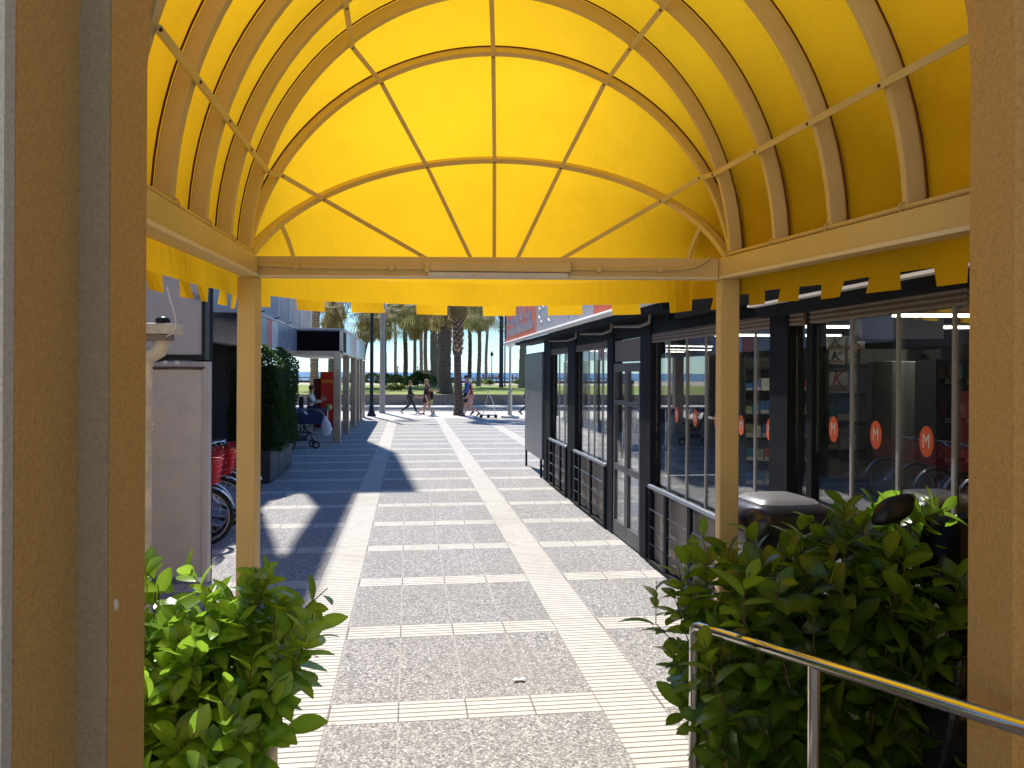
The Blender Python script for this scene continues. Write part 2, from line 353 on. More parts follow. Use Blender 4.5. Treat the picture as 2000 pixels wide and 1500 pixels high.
g.add([(-200,69.2,.84),(200,69.2,.84),(200,120,.5),(-200,120,.5)], [(0,1,2,3)]); g.add([(-200,120,.5),(200,120,.5),(200,200,-.1),(-200,200,-.1)], [(0,1,2,3)])
struct(g, 'beach', M['sand'])
def seamat():
    m_, n, bs, out = newmat('sea_water'); co = coord(n); mp = n.nodes.new('ShaderNodeMapping'); n.links.new(co, mp.inputs[0]); mp.inputs['Scale'].default_value = (.02,.12,1)
    a = noise(n, mp.outputs[0], 1, 6, .6); n.links.new(ramp(n, a, [(.3,(.01,.075,.17)),(.7,(.02,.13,.26))]), bs.inputs['Base Color'])
    bs.inputs['Roughness'].default_value = .4; bs.inputs['Specular IOR Level'].default_value = .08; bump(n, a, bs, .5, .3); return m_
g = MB(); g.add([(-9000,185,0),(9000,185,0),(9000,14000,0),(-9000,14000,0)], [(0,1,2,3)]); struct(g, 'sea', seamat())
M['wallstone'] = mat('weathered_concrete', (.235,.185,.155), .9, 0, .22, 1.4, .3, 40)
g = MB().box(-50,50,46.9,47.3,-.1,.60)
g.box(-50,50,46.86,47.34,.60,.65)
tag(g.build('garden_wall', M['wallstone']), 'long low concrete wall holding the lawn beyond the road', 'wall')
g = MB()
for x in range(-20, 30, 1): g.bar((x,96,.6),(x,96,1.3),.08,.08)
g.bar((-20,96,1.3),(30,96,1.3),.1,.1); g.box(-20,30,96.1,96.3,.5,.95)
tag(g.build('promenade_fence', mat('dark_fence', (.06,.06,.07), .6)), 'dark low fence at the edge of the beach beyond the lawn', 'fence')

# ================================================================== THE YELLOW AWNING
aw = thing('entrance_awning', 'yellow barrel-shaped canvas awning on cream posts over the entrance', 'awning')
DC = 4.2; AX = 1.33; BZ = 1.475; XC = -.135; KX = -.149; KZ = .039; ZS = 2.60
def axis(s): return XC - KX*s, DC - s, ZS - KZ*s         # s metres from the front corners towards the door
def bpt(s, al, gr=0):
    xc, d, z = axis(s); return CW(xc + (AX+gr)*math.cos(al), d, z + (BZ+gr)*math.sin(al))
S0 = .10
def hpt(phi, al, gr=0):   # the hood: hoops tipping forward about the front beam
    xc, d, z = axis(S0*(phi/90)); q = R(phi)
    f_ = (BZ+gr)*math.sin(al)*math.cos(q)
    return CW(xc + (AX+gr)*math.cos(al), d + f_, z + (BZ+gr)*math.sin(al)*math.sin(q) + KZ*f_)
fb = MB(); NA = 72; SE = 2.0; rows = []
for i in range(41):
    s = SE - (SE-S0)*i/40; rows.append([bpt(s, math.pi*k/NA, .03 - .012*abs(math.sin(math.pi*(s-S0)/.465))) for k in range(NA+1)])
for i in range(1, 37):
    ph = 90 - 90*i/36; tt = (ph % 30)/30; rows.append([hpt(ph, math.pi*k/NA, .03 - .016*math.sin(math.pi*tt)) for k in range(NA+1)])
vs = [v for r_ in rows for v in r_]; n1 = NA+1
fb.add(vs, [(i*n1+k, i*n1+k+1, (i+1)*n1+k+1, (i+1)*n1+k) for i in range(len(rows)-1) for k in range(NA)])
fb.build('canvas_cover', M['fabric'], aw, smooth=60)
# valance: left side, round the front, right side, with crenellated hem
def valance(path, name, per, phase, hbase, htab, topz):
    L = [0]
    for a, b in zip(path, path[1:]): L.append(L[-1] + (b-a).length)
    cuts = set(L); x = phase
    ticks = []
    while x < L[-1]:
        ticks.append(x); x += per/2
    ev = sorted(set([round(c, 5) for c in L] + [round(t, 5) for t in ticks]))
    mb = MB()
    def at(t):
        for i in range(len(L)-1):
            if t <= L[i+1] + 1e-6: return path[i].lerp(path[i+1], (t-L[i])/(L[i+1]-L[i]))
        return path[-1]
    for a, b in zip(ev, ev[1:]):
        if b-a < 1e-4: continue
        mid = (a+b)/2; k = math.floor((mid-phase)/(per/2)); h = htab if k % 2 == 0 else hbase
        tp = .012 if h == htab else 0
        pa, pb = at(a), at(b); wob = lambda t, f: Vector((math.sin(t*9)*.008*f, math.cos(t*7.3)*.009*f, math.sin(t*5.1)*.003))
        dz = Vector((0,0,-1))
        A1 = pa + dz*hbase + wob(a,1); B1 = pb + dz*hbase + wob(b,1)
        mb.add([pa, pb, B1, A1], [(0,1,2,3)])
        if h > hbase:
            i0 = A1.lerp(B1, 0); t0 = phase + k*per/2; t1 = t0 + per/2
            ka, kb_ = at(max(t0, 0)), at(min(t1, L[-1])); nn_ = (kb_-ka).cross(dz).normalized(); q0 = math.sin(k*2.7)*.012
            fl_ = lambda t: nn_*(q0 + .018*math.sin(k*1.3)*((t-t0)/(t1-t0)-.5)) + dz*(h-hbase + .006*math.sin(k*3.1)*((t-t0)/(t1-t0)-.5))
            A2 = A1 + fl_(a); B2 = B1 + fl_(b)
            mb.add([A1, B1, B2, A2], [(0,1,2,3)])
    return mb.build(name, M['fabric'], aw)
def edge(f, lo, n): return [f(i) for i in range(n)]
gr = .035
lp = [CW(axis(s)[0]-AX-gr, axis(s)[1], axis(s)[2]) for s in [2.0-2.0*i/24 for i in range(25)]]
fp = [hpt(0, math.pi - math.pi*i/60, gr) for i in range(61)]
rp = [CW(axis(s)[0]+AX+gr, axis(s)[1], axis(s)[2]) for s in [2.0*i/24 for i in range(25)]]
for p in fp: p.z += .0
def drop(seq, z): return seq
valance(lp, 'valance', .355, .13, .19, .258, 0); valance(fp, 'valance', .50, .17, .165, .235, 0); valance(rp, 'valance', .355, .13, .17, .235, 0)
# hoops of rectangular tube
def hoop(f, wd, th, name='hoop'):
    mb = MB(); n = 48; secs = []
    for k in range(n+1):
        al = math.pi*k/n; o = f(al, 0.012); i_ = f(al, 0.012-th); t = (f(al+.01, 0)-f(al-.01, 0)).normalized(); rad = (o-i_).normalized(); sd_ = t.cross(rad).normalized()
        secs.append([o+sd_*wd/2, o-sd_*wd/2, i_-sd_*wd/2, i_+sd_*wd/2])
    mb.loft(secs)
    pp = MB(); pp.tube([f(math.pi*k/n, .016) - fwd*(wd*.5+.004) for k in range(n+1)], .0045, 5, False); pp.build('seam_piping', M['piping'], aw)
    return mb.build(name, M['cream'], aw, bevel=.004)
M['piping'] = mat('dark_seam', (.10,.02,.01), .7)
HS = (.10, .585, 1.05, 1.52, 1.97)
for s in HS: hoop(lambda al, g_, s=s: bpt(s, al, g_), .036, .066)
for ph in (35, 67): hoop(lambda al, g_, ph=ph: hpt(ph, al, g_), .036, .05)
def strapmb(pts, wd=.026, th=.012):
    mb = MB(); secs = []
    for i, (p, nrm) in enumerate(pts):
        t = (pts[min(i+1, len(pts)-1)][0] - pts[max(i-1, 0)][0]).normalized(); sd_ = t.cross(nrm).normalized()
        secs.append([p+sd_*wd/2, p-sd_*wd/2, p-sd_*wd/2-nrm*th, p+sd_*wd/2-nrm*th])
    return mb.loft(secs)
def interp(tab, x):
    for (a, va), (b, vb) in zip(tab, tab[1:]):
        if (a-x)*(b-x) <= 0: return va + (vb-va)*(x-a)/(b-a)
    return tab[-1][1]
for tab in ([(90,19.5),(67,22.5),(35,34),(6,70),(0,78)], [(90,54),(67,58.5),(35,69),(6,83),(0,86)], [(90,90),(0,90)],
            [(90,126),(67,121.5),(35,111),(6,97),(0,94)], [(90,160.5),(67,157.5),(35,146),(6,110),(0,102)]):
    a0 = R(tab[0][1]); key = [(bpt(s, a0, -.062), bpt(s, a0, .03)) for s in HS[::-1]]
    for ph in (67, 35, 6): al = R(interp(tab, ph)); key.append((hpt(ph, al, -.046), hpt(ph, al, .03)))
    pts = []
    for (p, q), (p2, q2) in zip(key, key[1:]):          # pulled straight from hoop to hoop
        for i in range(6): pts.append((p.lerp(p2, i/6), (q.lerp(q2, i/6)-p.lerp(p2, i/6)).normalized()))
    pts.append((key[-1][0], (key[-1][1]-key[-1][0]).normalized()))
    for p, q in key[:-1]:
        n_ = (q-p).normalized(); MB().tube([p-n_*.016, p-n_*.010], .006, 8).build('strap_screw', M['black'], aw)
    strapmb(pts).build('strap', M['cream'], aw)
for a_, b_ in ((18, 22), (162, 158)):
    pts = []
    for i in range(10):
        ph = 35 - 29*i/9; al = R(a_ + (b_-a_)*i/9); p = hpt(ph, al, -.02); q = hpt(ph, al, .03); pts.append((p, (q-p).normalized()))
    strapmb(pts).build('strap', M['cream'], aw)
# beams and posts
zb0, zb1 = 2.515, 2.625
MB().cbox(XC-AX-.03+.10, XC+AX+.02-.10, 4.15, 4.25, zb0, zb1).build('beam', M['cream'], aw, bevel=.006)
for sx in (-1, 1):
    mb = MB(); c = []
    for s in (2.0, -.05):
        xc, d, z = axis(s); dz = z-ZS
        xo = xc + sx*(AX-.035)
        for q in ((-.05, 0), (.05, 0), (.05, 1), (-.05, 1)): c.append(CW(xo+q[0], d, (zb0 if not q[1] else zb1)+dz))
    mb.add(c, [(0,1,2,3),(7,6,5,4),(0,4,5,1),(1,5,6,2),(2,6,7,3),(3,7,4,0)]); mb.build('beam', M['cream'], aw, bevel=.006)
    # keder rail along the foot of the canvas
    pts = []
    for i in range(21):
        s = 1.98-1.9*i/20; xc, d, z = axis(s); pts.append(CW(xc+sx*(AX-.055), d, z+.042))
    MB().tube(pts, .011, 8).build('lacing_rail', M['cream'], aw, smooth=60)
    for s in (.10, .585, 1.05, 1.52):
        xc, d, z = axis(s); c_ = CW(xc+sx*(AX-.055), d, z+.042)
        MB().torus(c_, rgt, up, .019, .004, 16, 6).build('lacing_ring', M['cream'], aw, smooth=60)
for pxl, pxr in ((467, 503.5), (1403, 1440)):
    x0 = (pxl-1000)/F*4.19; x1 = (pxr-1000)/F*4.19
    MB().cbox(x0, x1, 4.15, 4.25, 0, zb0).build('post', M['cream'], aw, bevel=.006)
    MB().cbox(x0-.04, x1+.04, 4.11, 4.29, 0.002, .012).build('base_plate', M['cream'], aw)
M['lip'] = mat('pale_cream_edge', (.66,.58,.42), .4, 0, .05, 4)
MB().cbox(XC-AX+.09, XC+AX-.09, 4.143, 4.149, zb0-.004, zb0+.007).build('beam_lip', M['lip'], aw)
for sx in (-1, 1):
    e = []
    for s_ in (1.99, .06):
        xc, d, z = axis(s_); e.append(CW(xc+sx*(AX-.035-.05-.003), d, zb0+z-ZS+.006))
    MB().bar(e[0], e[1], .006, .016).build('beam_lip', M['lip'], aw)
for px, py in ((498, 531),): MB().bar(P(px,py,4.146), P(px,py,4.151), .014, .014).build('bolt_hole', M['black'], aw)
lf = thing('batten_light', 'unlit cream batten lamp fixed along the middle of the front awning beam', 'light fixture')
a_, b_ = P(833, 525, 4.10), P(1112, 525, 4.10)
MB().bar(P(834,521,4.12), P(1112,524,4.12), .065, .05).build('housing', M['cream'], lf, bevel=.006)
MB().bar(P(836,535,4.125), P(1110,538,4.125), .05, .022).build('diffuser', mat('diffuser', (.62,.58,.52), .3), lf, bevel=.006)
for px in (836, 1110): MB().bar(P(px-5,522,4.118), P(px+5,522.5,4.118), .07, .056).build('end_cap', M['cream'], lf, bevel=.005)
cb = thing('cable_conduit', 'thin cream cable run clipped along the front awning beam', 'cable')
MB().tube([P(505,517,4.135), P(640,522,4.135), P(832,524,4.135)], .009, 8).build('conduit', M['cream'], cb, smooth=60)
MB().tube([P(1114,525,4.135), P(1220,527,4.135), P(1330,526,4.135), P(1362,520,4.135), P(1388,503,4.14)], .008, 8).build('conduit', M['cream'], cb, smooth=60)
for px, py in ((580,520),(765,523.5),(1170,526),(1290,526.6)): MB().bar(P(px-5,py,4.128), P(px+5,py,4.128), .03, .03).build('clip', M['cream'], cb, bevel=.004)

# ================================================================== THE DOORWAY WE STAND IN
pw = thing('entrance_wall', 'ochre stuccoed arched doorway framing the view with stepped jambs', 'wall')
def archwall(x0, x1, d0, d1, zs, rise, mt, name, outer=3.2, top=4.7):
    xc = (x0+x1)/2; hw = (x1-x0)/2; mb = MB(); n = 24
    inner = [(x0, -.2), (x0, zs)] + [(xc - hw*math.cos(math.pi*k/n), zs + rise*math.sin(math.pi*k/n)) for k in range(1, n)] + [(x1, zs), (x1, -.2)]
    out = [(xc-outer, -.2), (xc-outer, zs)] + [(xc-outer+2*outer*k/n, top) for k in range(1, n)] + [(xc+outer, zs), (xc+outer, -.2)]
    vs = [];
    for d in (d0, d1):
        for (x, z) in inner: vs.append(CW(x, d, z))
        for (x, z) in out: vs.append(CW(x, d, z))
    k = len(inner); fs = []
    for i in range(k-1):
        fs += [(i, i+1, k+i+1, k+i), (2*k+i+1, 2*k+i, 3*k+i, 3*k+i+1), (i+1, i, 2*k+i, 2*k+i+1), (k+i, k+i+1, 3*k+i+1, 3*k+i)]
    mb.add(vs, fs); mb.build(name, mt, pw)
archwall(-1.047, 1.307, 2.0, 2.196, 2.86, 1.25, M['ochre'], 'outer_jamb')
archwall(-1.126, 1.42, 1.74, 1.998, 2.9, 1.3, M['ochre'], 'inner_jamb')
MB().cbox(-2.4, -1.126-.001, 1.70, 1.737, -.2, 4.6).build('plaster_edge', M['greystucco'], pw)
MB().cbox(-1.1255, -1.0475, 1.9925, 1.9975, -.1, 3.6).build('dark_jamb_strip', M['taupe'], pw)  # thin darker strip over the left jamb face
f_ = GD(0,0)
chip = MB(); c0 = P(228, 1181, 2.0); 
pc = [(-4,-10),(0,-12),(3,-4),(4,2),(0,12),(-3,8),(-5,0)]
def on_reveal(px, py, X=-1.047):
    r_ = ray(px, py); a = r_.dot(rgt); t = X/a; return Vector((0,0,CAMZ)) + r_*t
pts = [on_reveal(228+a, 1181+b, -1.0455) for a, b in pc]
chip.add(pts + [p - rgt*.0014 for p in pts], [tuple(range(7))] + [(i, (i+1) % 7, 7+(i+1) % 7, 7+i) for i in range(7)]); chip.build('chipped_plaster', M['white'], pw)

# unseen wall added behind the camera, bounces warm light into the doorway
cy = thing('bounce_wall', 'unseen cream wall added behind the entrance to bounce light', 'wall')
MB().cbox(-7, 7, -6.3, -6.0, 0, 5.2).build('wall', mat('cream_render', (.66,.56,.40), .9, 0, .08, 1, .1, 60), cy); MB().cbox(-7.1, 7.1, -6.35, -5.95, 5.201, 5.3).build('coping', M['greystucco'], cy)
g = MB(); g.add([CW(-7,-6,.004), CW(7,-6,.004), CW(7,2.2,.004), CW(-7,2.2,.004)], [(0,1,2,3)]); struct(g, 'entrance_floor', mat('buff_tiles', (.45,.38,.28), .7, 0, .08, 2))
# stainless handrail
hr = thing('handrail', 'polished stainless steel handrail in front of the right shrub', 'handrail')
A = P(1357, 1222, 3.0); B = P(2010, 1424, 1.86)
def onrail(px):
    for i in range(200):
        q = A.lerp(B, i/199); d = (q-Vector((0,0,CAMZ))); dd = d.dot(fwd)
        if PX0 + F*d.dot(r2)/dd >= px: return q
    return B
B2 = A + (B-A)*1.5
nd_ = (B-A).normalized()
A0 = A - Vector((0,0,.03)); 
MB().tube([A+nd_*-.0+Vector((0,0,-.035)), A+nd_*.004+Vector((0,0,-.014)), A+nd_*.016+Vector((0,0,-.003)), A+nd_*.035, B2], .0215, 20).build('top_rail', M['steel'], hr, smooth=60)
q1 = A + Vector((0,0,-.033)); MB().tube([q1, Vector((q1.x, q1.y, .01))], .0213, 20).build('post', M['steel'], hr, smooth=60)
q2 = onrail(1588); MB().tube([q2, Vector((q2.x, q2.y, .01))], .0205, 20).build('post', M['steel'], hr, smooth=60)
for q in (q1, q2): MB().lathe((q.x,q.y,.0), [(.05,.012),(.05,.018),(.03,.024)], 20).build('base_flange', M['steel'], hr, smooth=40)

# ================================================================== SHRUBS
def leaf(mb, p, d, nrm, L, W, tint, curl=.35):
    d = d.normalized(); sd_ = d.cross(nrm)
    if sd_.length < 1e-3: sd_ = d.orthogonal()
    sd_.normalize(); nn = sd_.cross(d).normalized(); vs = []; n = 6
    for i in range(n+1):
        t = i/n; wd = W*.5*math.sin(math.pi*min(1, t*.94+.03)**1.05)**.72 if 0 < i < n else W*.05
        c = p + d*(L*t) - nn*(curl*L*t*t); fold = .22*wd
        vs += [c - sd_*wd + nn*fold, c, c + sd_*wd + nn*fold]
    fs = []
    for i in range(n):
        a = i*3; fs += [(a, a+1, a+4, a+3), (a+1, a+2, a+5, a+4)]
    mb.add(vs, fs, tint)
    for i in range(n+1): mb.att[len(mb.att)-3*(n+1)+i*3+1] = min(1, tint+.28)      # paler midrib
    for i in (1, 3, 5):
        for q in (0, 2): mb.att[len(mb.att)-3*(n+1)+i*3+q] = max(0, tint-.12)
def shrub(name, label, shp, base, nshoot, seed, yb=.22, lm='leaf'):
    rnd = random.Random(seed); t = thing(name, label, 'shrub', base)
    lv = MB(); st = MB(); b = Vector(base)
    for i in range(nshoot):
        tip, out = shp(rnd); tip = Vector(tip)
        dirv = (out + Vector((rnd.uniform(-.7,.7), rnd.uniform(-.7,.7), rnd.uniform(-.1,.7)))).normalized()
        root = b + Vector(((tip.x-b.x)*.3, (tip.y-b.y)*.3, .25)); back = tip - dirv*rnd.uniform(.12,.25); mid = back.lerp(root, .5) + Vector((0,0,.05))
        st.tube([root-b, mid-b, back-b, tip-b], [.004,.0035,.0028,.002], 5, a=.2)
        young = max(0, min(1, rnd.gauss(yb, .22) + (.3 if rnd.random() < .22 else 0)))
        nl = rnd.randint(5, 9); dead = rnd.random() < .04; ph = rnd.uniform(0, 6)
        for k in range(nl + 5):
            u = min(1, k/nl); pos = tip.lerp(back, 1.25*(1-u)) if k < nl else back.lerp(mid, (k-nl+1)/6)
            ang = ph + k*2.4; ax = dirv.orthogonal().normalized(); ax.rotate(Matrix.Rotation(ang, 3, dirv))
            spread = .95 - .6*u if k < nl else 1.0
            ld = (dirv*(1-spread*.75) + ax*spread).normalized()
            L = rnd.uniform(.10,.168)*(1-.35*u*u if k < nl else 1); 
            leaf(lv, pos-b, ld, dirv, L, L*rnd.uniform(.44,.60), max(0, min(1, young*(.6+.6*u) + rnd.uniform(-.1,.1))), rnd.uniform(.1,.45))
    part(lv, 'foliage', M[lm], t, att=True, smooth=80); part(st, 'stem', M['twig'], t)
    return t
def sh_left(r_):
    # a leaning mound left of the path, ragged right flank
    while True:
        x, d = r_.uniform(-1.75,-.70), r_.uniform(2.35,3.2)
        zt = 1.30 - max(0, (x+1.15))*.28 - .05*math.sin(x*9) - (3.2-d)*.95; z = zt - .03 - abs(r_.gauss(0, .12)) if r_.random() < .8 else r_.uniform(.2, max(.25, zt))
        rt = -.80 + .08*math.sin(z*7) - .10*max(0,.8-z)
        if z > .2 and x < rt: break
    out = Vector((0,0,.9)) + rgt*(1.2*(x+1.3)) - fwd*.45; return CW(x, d, z), out
shrub('broadleaf_shrub', 'bright sunlit broad-leaved shrub left of the path', sh_left, tuple(CW(-1.35, 2.9, 0)), 210, 3, .42)
def sh_right(r_):
    while True:
        x, d, z = r_.uniform(.60,1.92), r_.uniform(2.75,3.6), r_.uniform(.15,1.52)
        zt = 1.19 + .27*min(1, max(0, (x-.75)/.6)) + .05*math.sin(x*8+1) + .03*math.sin(x*23); lf_ = .74 + .05*math.sin(z*6) - (.07 if z > 1.0 else 0) + .18*max(0, .6-z)
        if z < zt and x > lf_ and (z > zt-.28 or x < lf_+.2 or d < 3.05 or r_.random() < .25): break
    out = Vector((0,0,.3)) + rgt*(.9*(x-1.35)) - fwd*(.8*(3.2-d)); return CW(x, d, z), out + Vector((0,0,.6 if z > zt-.3 else 0))
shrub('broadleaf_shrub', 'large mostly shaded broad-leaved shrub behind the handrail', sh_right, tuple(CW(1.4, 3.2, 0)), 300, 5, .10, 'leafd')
for nm, x0, x1, d0, d1, lb in (('planter_box', -2.0, -.98, 2.62, 3.25, 'cream planter box hidden under the left sunlit shrub'), ('planter_box', .86, 2.0, 2.85, 3.6, 'cream planter box under the shaded shrub on the right')):
    t = thing(nm, lb, 'planter'); MB().cbox(x0, x1, d0, d1, .01, .42).build('box', M['cream'], t, bevel=.01)
    MB().cbox(x0+.03, x1-.03, d0+.03, d1-.03, .42, .44).build('soil', mat('soil', (.05,.035,.025), .95, 0, .3, 20, .5, 60), t)

# ================================================================== THE GLAZED SHOP ON THE RIGHT
XF = 2.55
def YF(px): return PX(px, 728, XF).y
shop = thing('glazed_shop', 'dark framed glass fronted shop along the right side with orange and grey signboards', 'shop building')
def sb(name, mt, x0, x1, y0, y1, z0, z1, **k): return MB().box(x0, x1, y0, y1, z0, z1).build(name, mt, shop, **k)
YE = YF(1066)      # far corner of the glazing
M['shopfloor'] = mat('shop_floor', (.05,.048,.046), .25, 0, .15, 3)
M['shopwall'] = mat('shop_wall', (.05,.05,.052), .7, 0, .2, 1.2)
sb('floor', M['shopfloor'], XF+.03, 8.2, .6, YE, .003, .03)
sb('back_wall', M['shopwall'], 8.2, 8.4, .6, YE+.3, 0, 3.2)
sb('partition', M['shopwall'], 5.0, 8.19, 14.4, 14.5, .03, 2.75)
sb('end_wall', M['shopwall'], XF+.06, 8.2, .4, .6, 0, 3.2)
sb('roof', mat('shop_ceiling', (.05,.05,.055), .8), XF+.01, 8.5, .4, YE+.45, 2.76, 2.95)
# posts
posts = [(1065,1078),(1112,1127),(1190,1201),(1255,1276),(1510,1546),(1574,1586)]
for i, (a, b) in enumerate(posts):
    y0, y1 = YF(b), YF(a); sb('frame_post', M['anthracite'], XF-.03 if i < 5 else XF+.0, XF+.10, y0, y1, 0, 2.62, bevel=.006)
sb('frame_post', M['anthracite'], XF-.03, XF+.1, .55, .75, 0, 2.62)
# fascia, gutter, soffit
sb('fascia', M['anthracite'], XF-.015, XF+.12, YF(1500), YE+.06, 2.42, 2.64)
sb('fascia', M['anthracite'], XF-.10, XF+.12, .5, YF(1500)-.004, 2.40, 2.47)
sb('canopy_box', mat('black_soffit', (.004,.004,.005), .95, spec=.05), XF-.159, XF+.4, .5, YF(1338), 2.493, 3.6)
sb('drip_edge', M['white'], XF-.16, XF-.1, .5, YF(1500), 2.472, 2.490)
sb('soffit', M['anthracite'], XF-.22, XF+.14, YF(1338)+.003, YE+2.6, 2.60, 2.66)
MB().tube([(XF-.235, YF(1338)+.01, 2.70), (XF-.235, YF(1004), 2.70)], .038, 14).build('gutter', M['white'], shop, smooth=50)
# signboards on the parapet
def signbox(y0, y1, mt, nm='signboard'): return sb(nm, mt, XF-.20, XF-.05, y0, y1, 2.72, 3.62)
ysg = [YF(1004), YF(1068), YF(1188), YF(1337)]
s1 = signbox(ysg[1], ysg[0], M['orange']); s2 = signbox(ysg[2], ysg[1]-.004, M['signgrey']); s3 = signbox(ysg[3]+.01, ysg[2]-.004, M['orange'])
sb('sign_rim', M['black'], XF-.212, XF-.04, ysg[0]+.003, ysg[0]+.07, 2.72, 3.64); sb('sign_rim', M['black'], XF-.212, XF-.04, ysg[3]+.01, ysg[0], 3.623, 3.65)
rnd = random.Random(4)
def stroke(pts, r_=.012): return MB().tube([(XF-.204, y, z) for y, z in pts], r_, 5, True)
script = MB()
y = ysg[0]-.35
while y > ysg[1]+.4:      # the white script, too slanted to read in the photo
    h = rnd.choice((.14,.16,.34)); pts = [(y - .10*t, 2.86 + h*abs(math.sin(t*math.pi)) + .0*t) for t in (0,.25,.5,.75,1)]
    script.tube([(XF-.204, a, b) for a, b in pts], .014, 5)
    if rnd.random() < .5: script.tube([(XF-.204, a, b+.26) for a, b in pts], .011, 5)
    y -= rnd.uniform(.09,.2)
script.tube([(XF-.204, ysg[0]-.25, 2.82), (XF-.204, ysg[0]-.22, 3.3)], .012, 5)
script.build('sign_lettering', M['signwhite'], s1)
sk = MB()
for i in range(26):
    yy = rnd.uniform(ysg[2]+.3, ysg[1]-.3); zz_ = rnd.uniform(2.8, 3.25); a0 = rnd.uniform(-1,1)
    sk.tube([(XF-.204, yy + .16*t*math.cos(a0) + .05*t*t, zz_ + .2*t*math.cos(a0*.6)-.08*t*t) for t in (0,.3,.6,1)], [.004,.012,.012,.003], 5)
tag(sk.build('sign_drawing', mat('pale_ink', (.55,.55,.6), .5), s2), kind='stuff')
# small awning brackets under the gutter
for i, (a, b) in enumerate(((1085,1140),(1150,1212),(1218,1290))):
    y0, y1 = YF(b), YF(a)
    MB().tube([(XF-.12, y1, 2.56), (XF-.12, y0+.25*(y1-y0), 2.50), (XF-.12, y0, 2.52), (XF-.12, y0-.02, 2.60)], .018, 8).build('awning_arm', M['blind'], shop, smooth=60)
def glass(y0, y1, z0, z1): return MB().box(XF+.028, XF+.036, y0, y1, z0, z1).build('glass_pane', M['glass'], shop)
def frame_v(y, w_=.022, z0=.8, z1=2.33): return MB().box(XF+.016, XF+.030, y-w_/2, y+w_/2, z0, z1).build('glazing_bar', mat_bar, shop)
mat_bar = mat('pale_glazing_bar', (.34,.35,.37), .4, .4)
def bay(a, b, divs, z0, panel=True, pan_px=()):
    y1, y0 = YF(a), YF(b)
    sb('blind', M['blind'], XF-.01, XF+.06, y0+.003, y1-.003, 2.325, 2.418)
    for j in range(3): MB().tube([(XF-.014, y0+.004, 2.335+.03*j), (XF-.014, y1-.004, 2.335+.03*j)], .010, 6).build('blind_roll', M['blind'], shop, smooth=60)
    cuts = [y1] + [YF(d) for d in divs] + [y0]
    for p_, q_ in zip(cuts, cuts[1:]): glass(q_+.006, p_-.006, z0, 2.325)
    for d in divs: frame_v(YF(d), .022, z0)
    sb('sill', M['anth_l'], XF+.0, XF+.07, y0+.002, y1-.002, z0-.03, z0)
    if panel:
        sb('handrail_top', mat_top, XF-.06, XF-.01, y0-.0, y1, .80, .84, bevel=.012)
        sb('infill_board', M['panelwood'], XF+.02, XF+.045, y0+.004, y1-.004, .05, z0-.032)
        for px in pan_px: sb('baluster', M['anthracite'], XF-.05, XF-.018, YF(px)-.05, YF(px)+.02, .04, .798)
        for zz_ in (.22,.40,.58): MB().tube([(XF-.035, y0+.01, zz_), (XF-.035, y1-.01, zz_)], .008, 6).build('rail_wire', M['steel'], shop)
        sb('bottom_track', M['anthracite'], XF-.05, XF+.05, y0, y1, .012, .045)
mat_top = mat('steel_blue_rail', (.24,.27,.32), .35, .5)
bay(1078, 1112, (1090, 1101), .78, True, (1072, 1086, 1099, 1110))
bay(1127, 1190, (1147, 1158, 1174), .78, True, (1120, 1137, 1159, 1187))
bay(1276, 1510, (1302, 1337, 1374, 1412, 1470), .78, True, (1268, 1308, 1355, 1410, 1470))
bay(1586, 1898, (1657, 1747, 1856), .06, False)
bay(1546, 1574, (), .06, False); bay(1903, 2200, (2050,), .06, False)
# glazed door with a board over it
y0, y1 = YF(1255), YF(1201)
sb('door_header', M['blind'], XF-.0, XF+.05, y0+.002, y1-.002, 2.14, 2.40)
door = thing('glazed_door', 'grey framed double glass door standing shut between the rail panels', 'door')
def db(name, mt, yy0, yy1, z0, z1, x0=XF-.02, x1=XF+.03, **k): return MB().box(x0, x1, yy0, yy1, z0, z1).build(name, mt, door, **k)
ym_ = (y0+y1)/2
dl = thing('door_leaf', None, None); dl.parent = door
for a, b in ((y0+.01, ym_-.004), (ym_+.004, y1-.01)):
    for (p_, q_, z0, z1) in ((a, a+.06, .02, 2.12), (b-.06, b, .02, 2.12), (a+.061, b-.061, .02, .20), (a+.061, b-.061, .82, .90), (a+.061, b-.061, 2.02, 2.12), (a+.061, b-.061, 1.62, 1.67)):
        db('door_frame', M['anth_l'], p_, q_, z0, z1, bevel=.003)
    for z0, z1 in ((.201,.819),(.901,1.619),(1.671,2.019)): MB().box(XF+.001, XF+.009, a+.061, b-.061, z0, z1).build('door_pane', M['glass'], door)
bpy.data.objects.remove(dl)
MB().tube([(XF-.05, ym_+.04, 1.0), (XF-.05, ym_+.04, 1.3)], .012, 8).build('handle', M['steel'], door, smooth=60)
# closing end of the terrace: glazed, looks out to the sea front
for x in (3.6, 4.8, 6.0, 7.2): sb('frame_post', M['anthracite'], x-.05, x+.05, YE-.08, YE, 0, 2.62)
sb('glass_pane', M['glass'], XF+.11, 8.15, YE-.045, YE-.037, .05, 2.6)
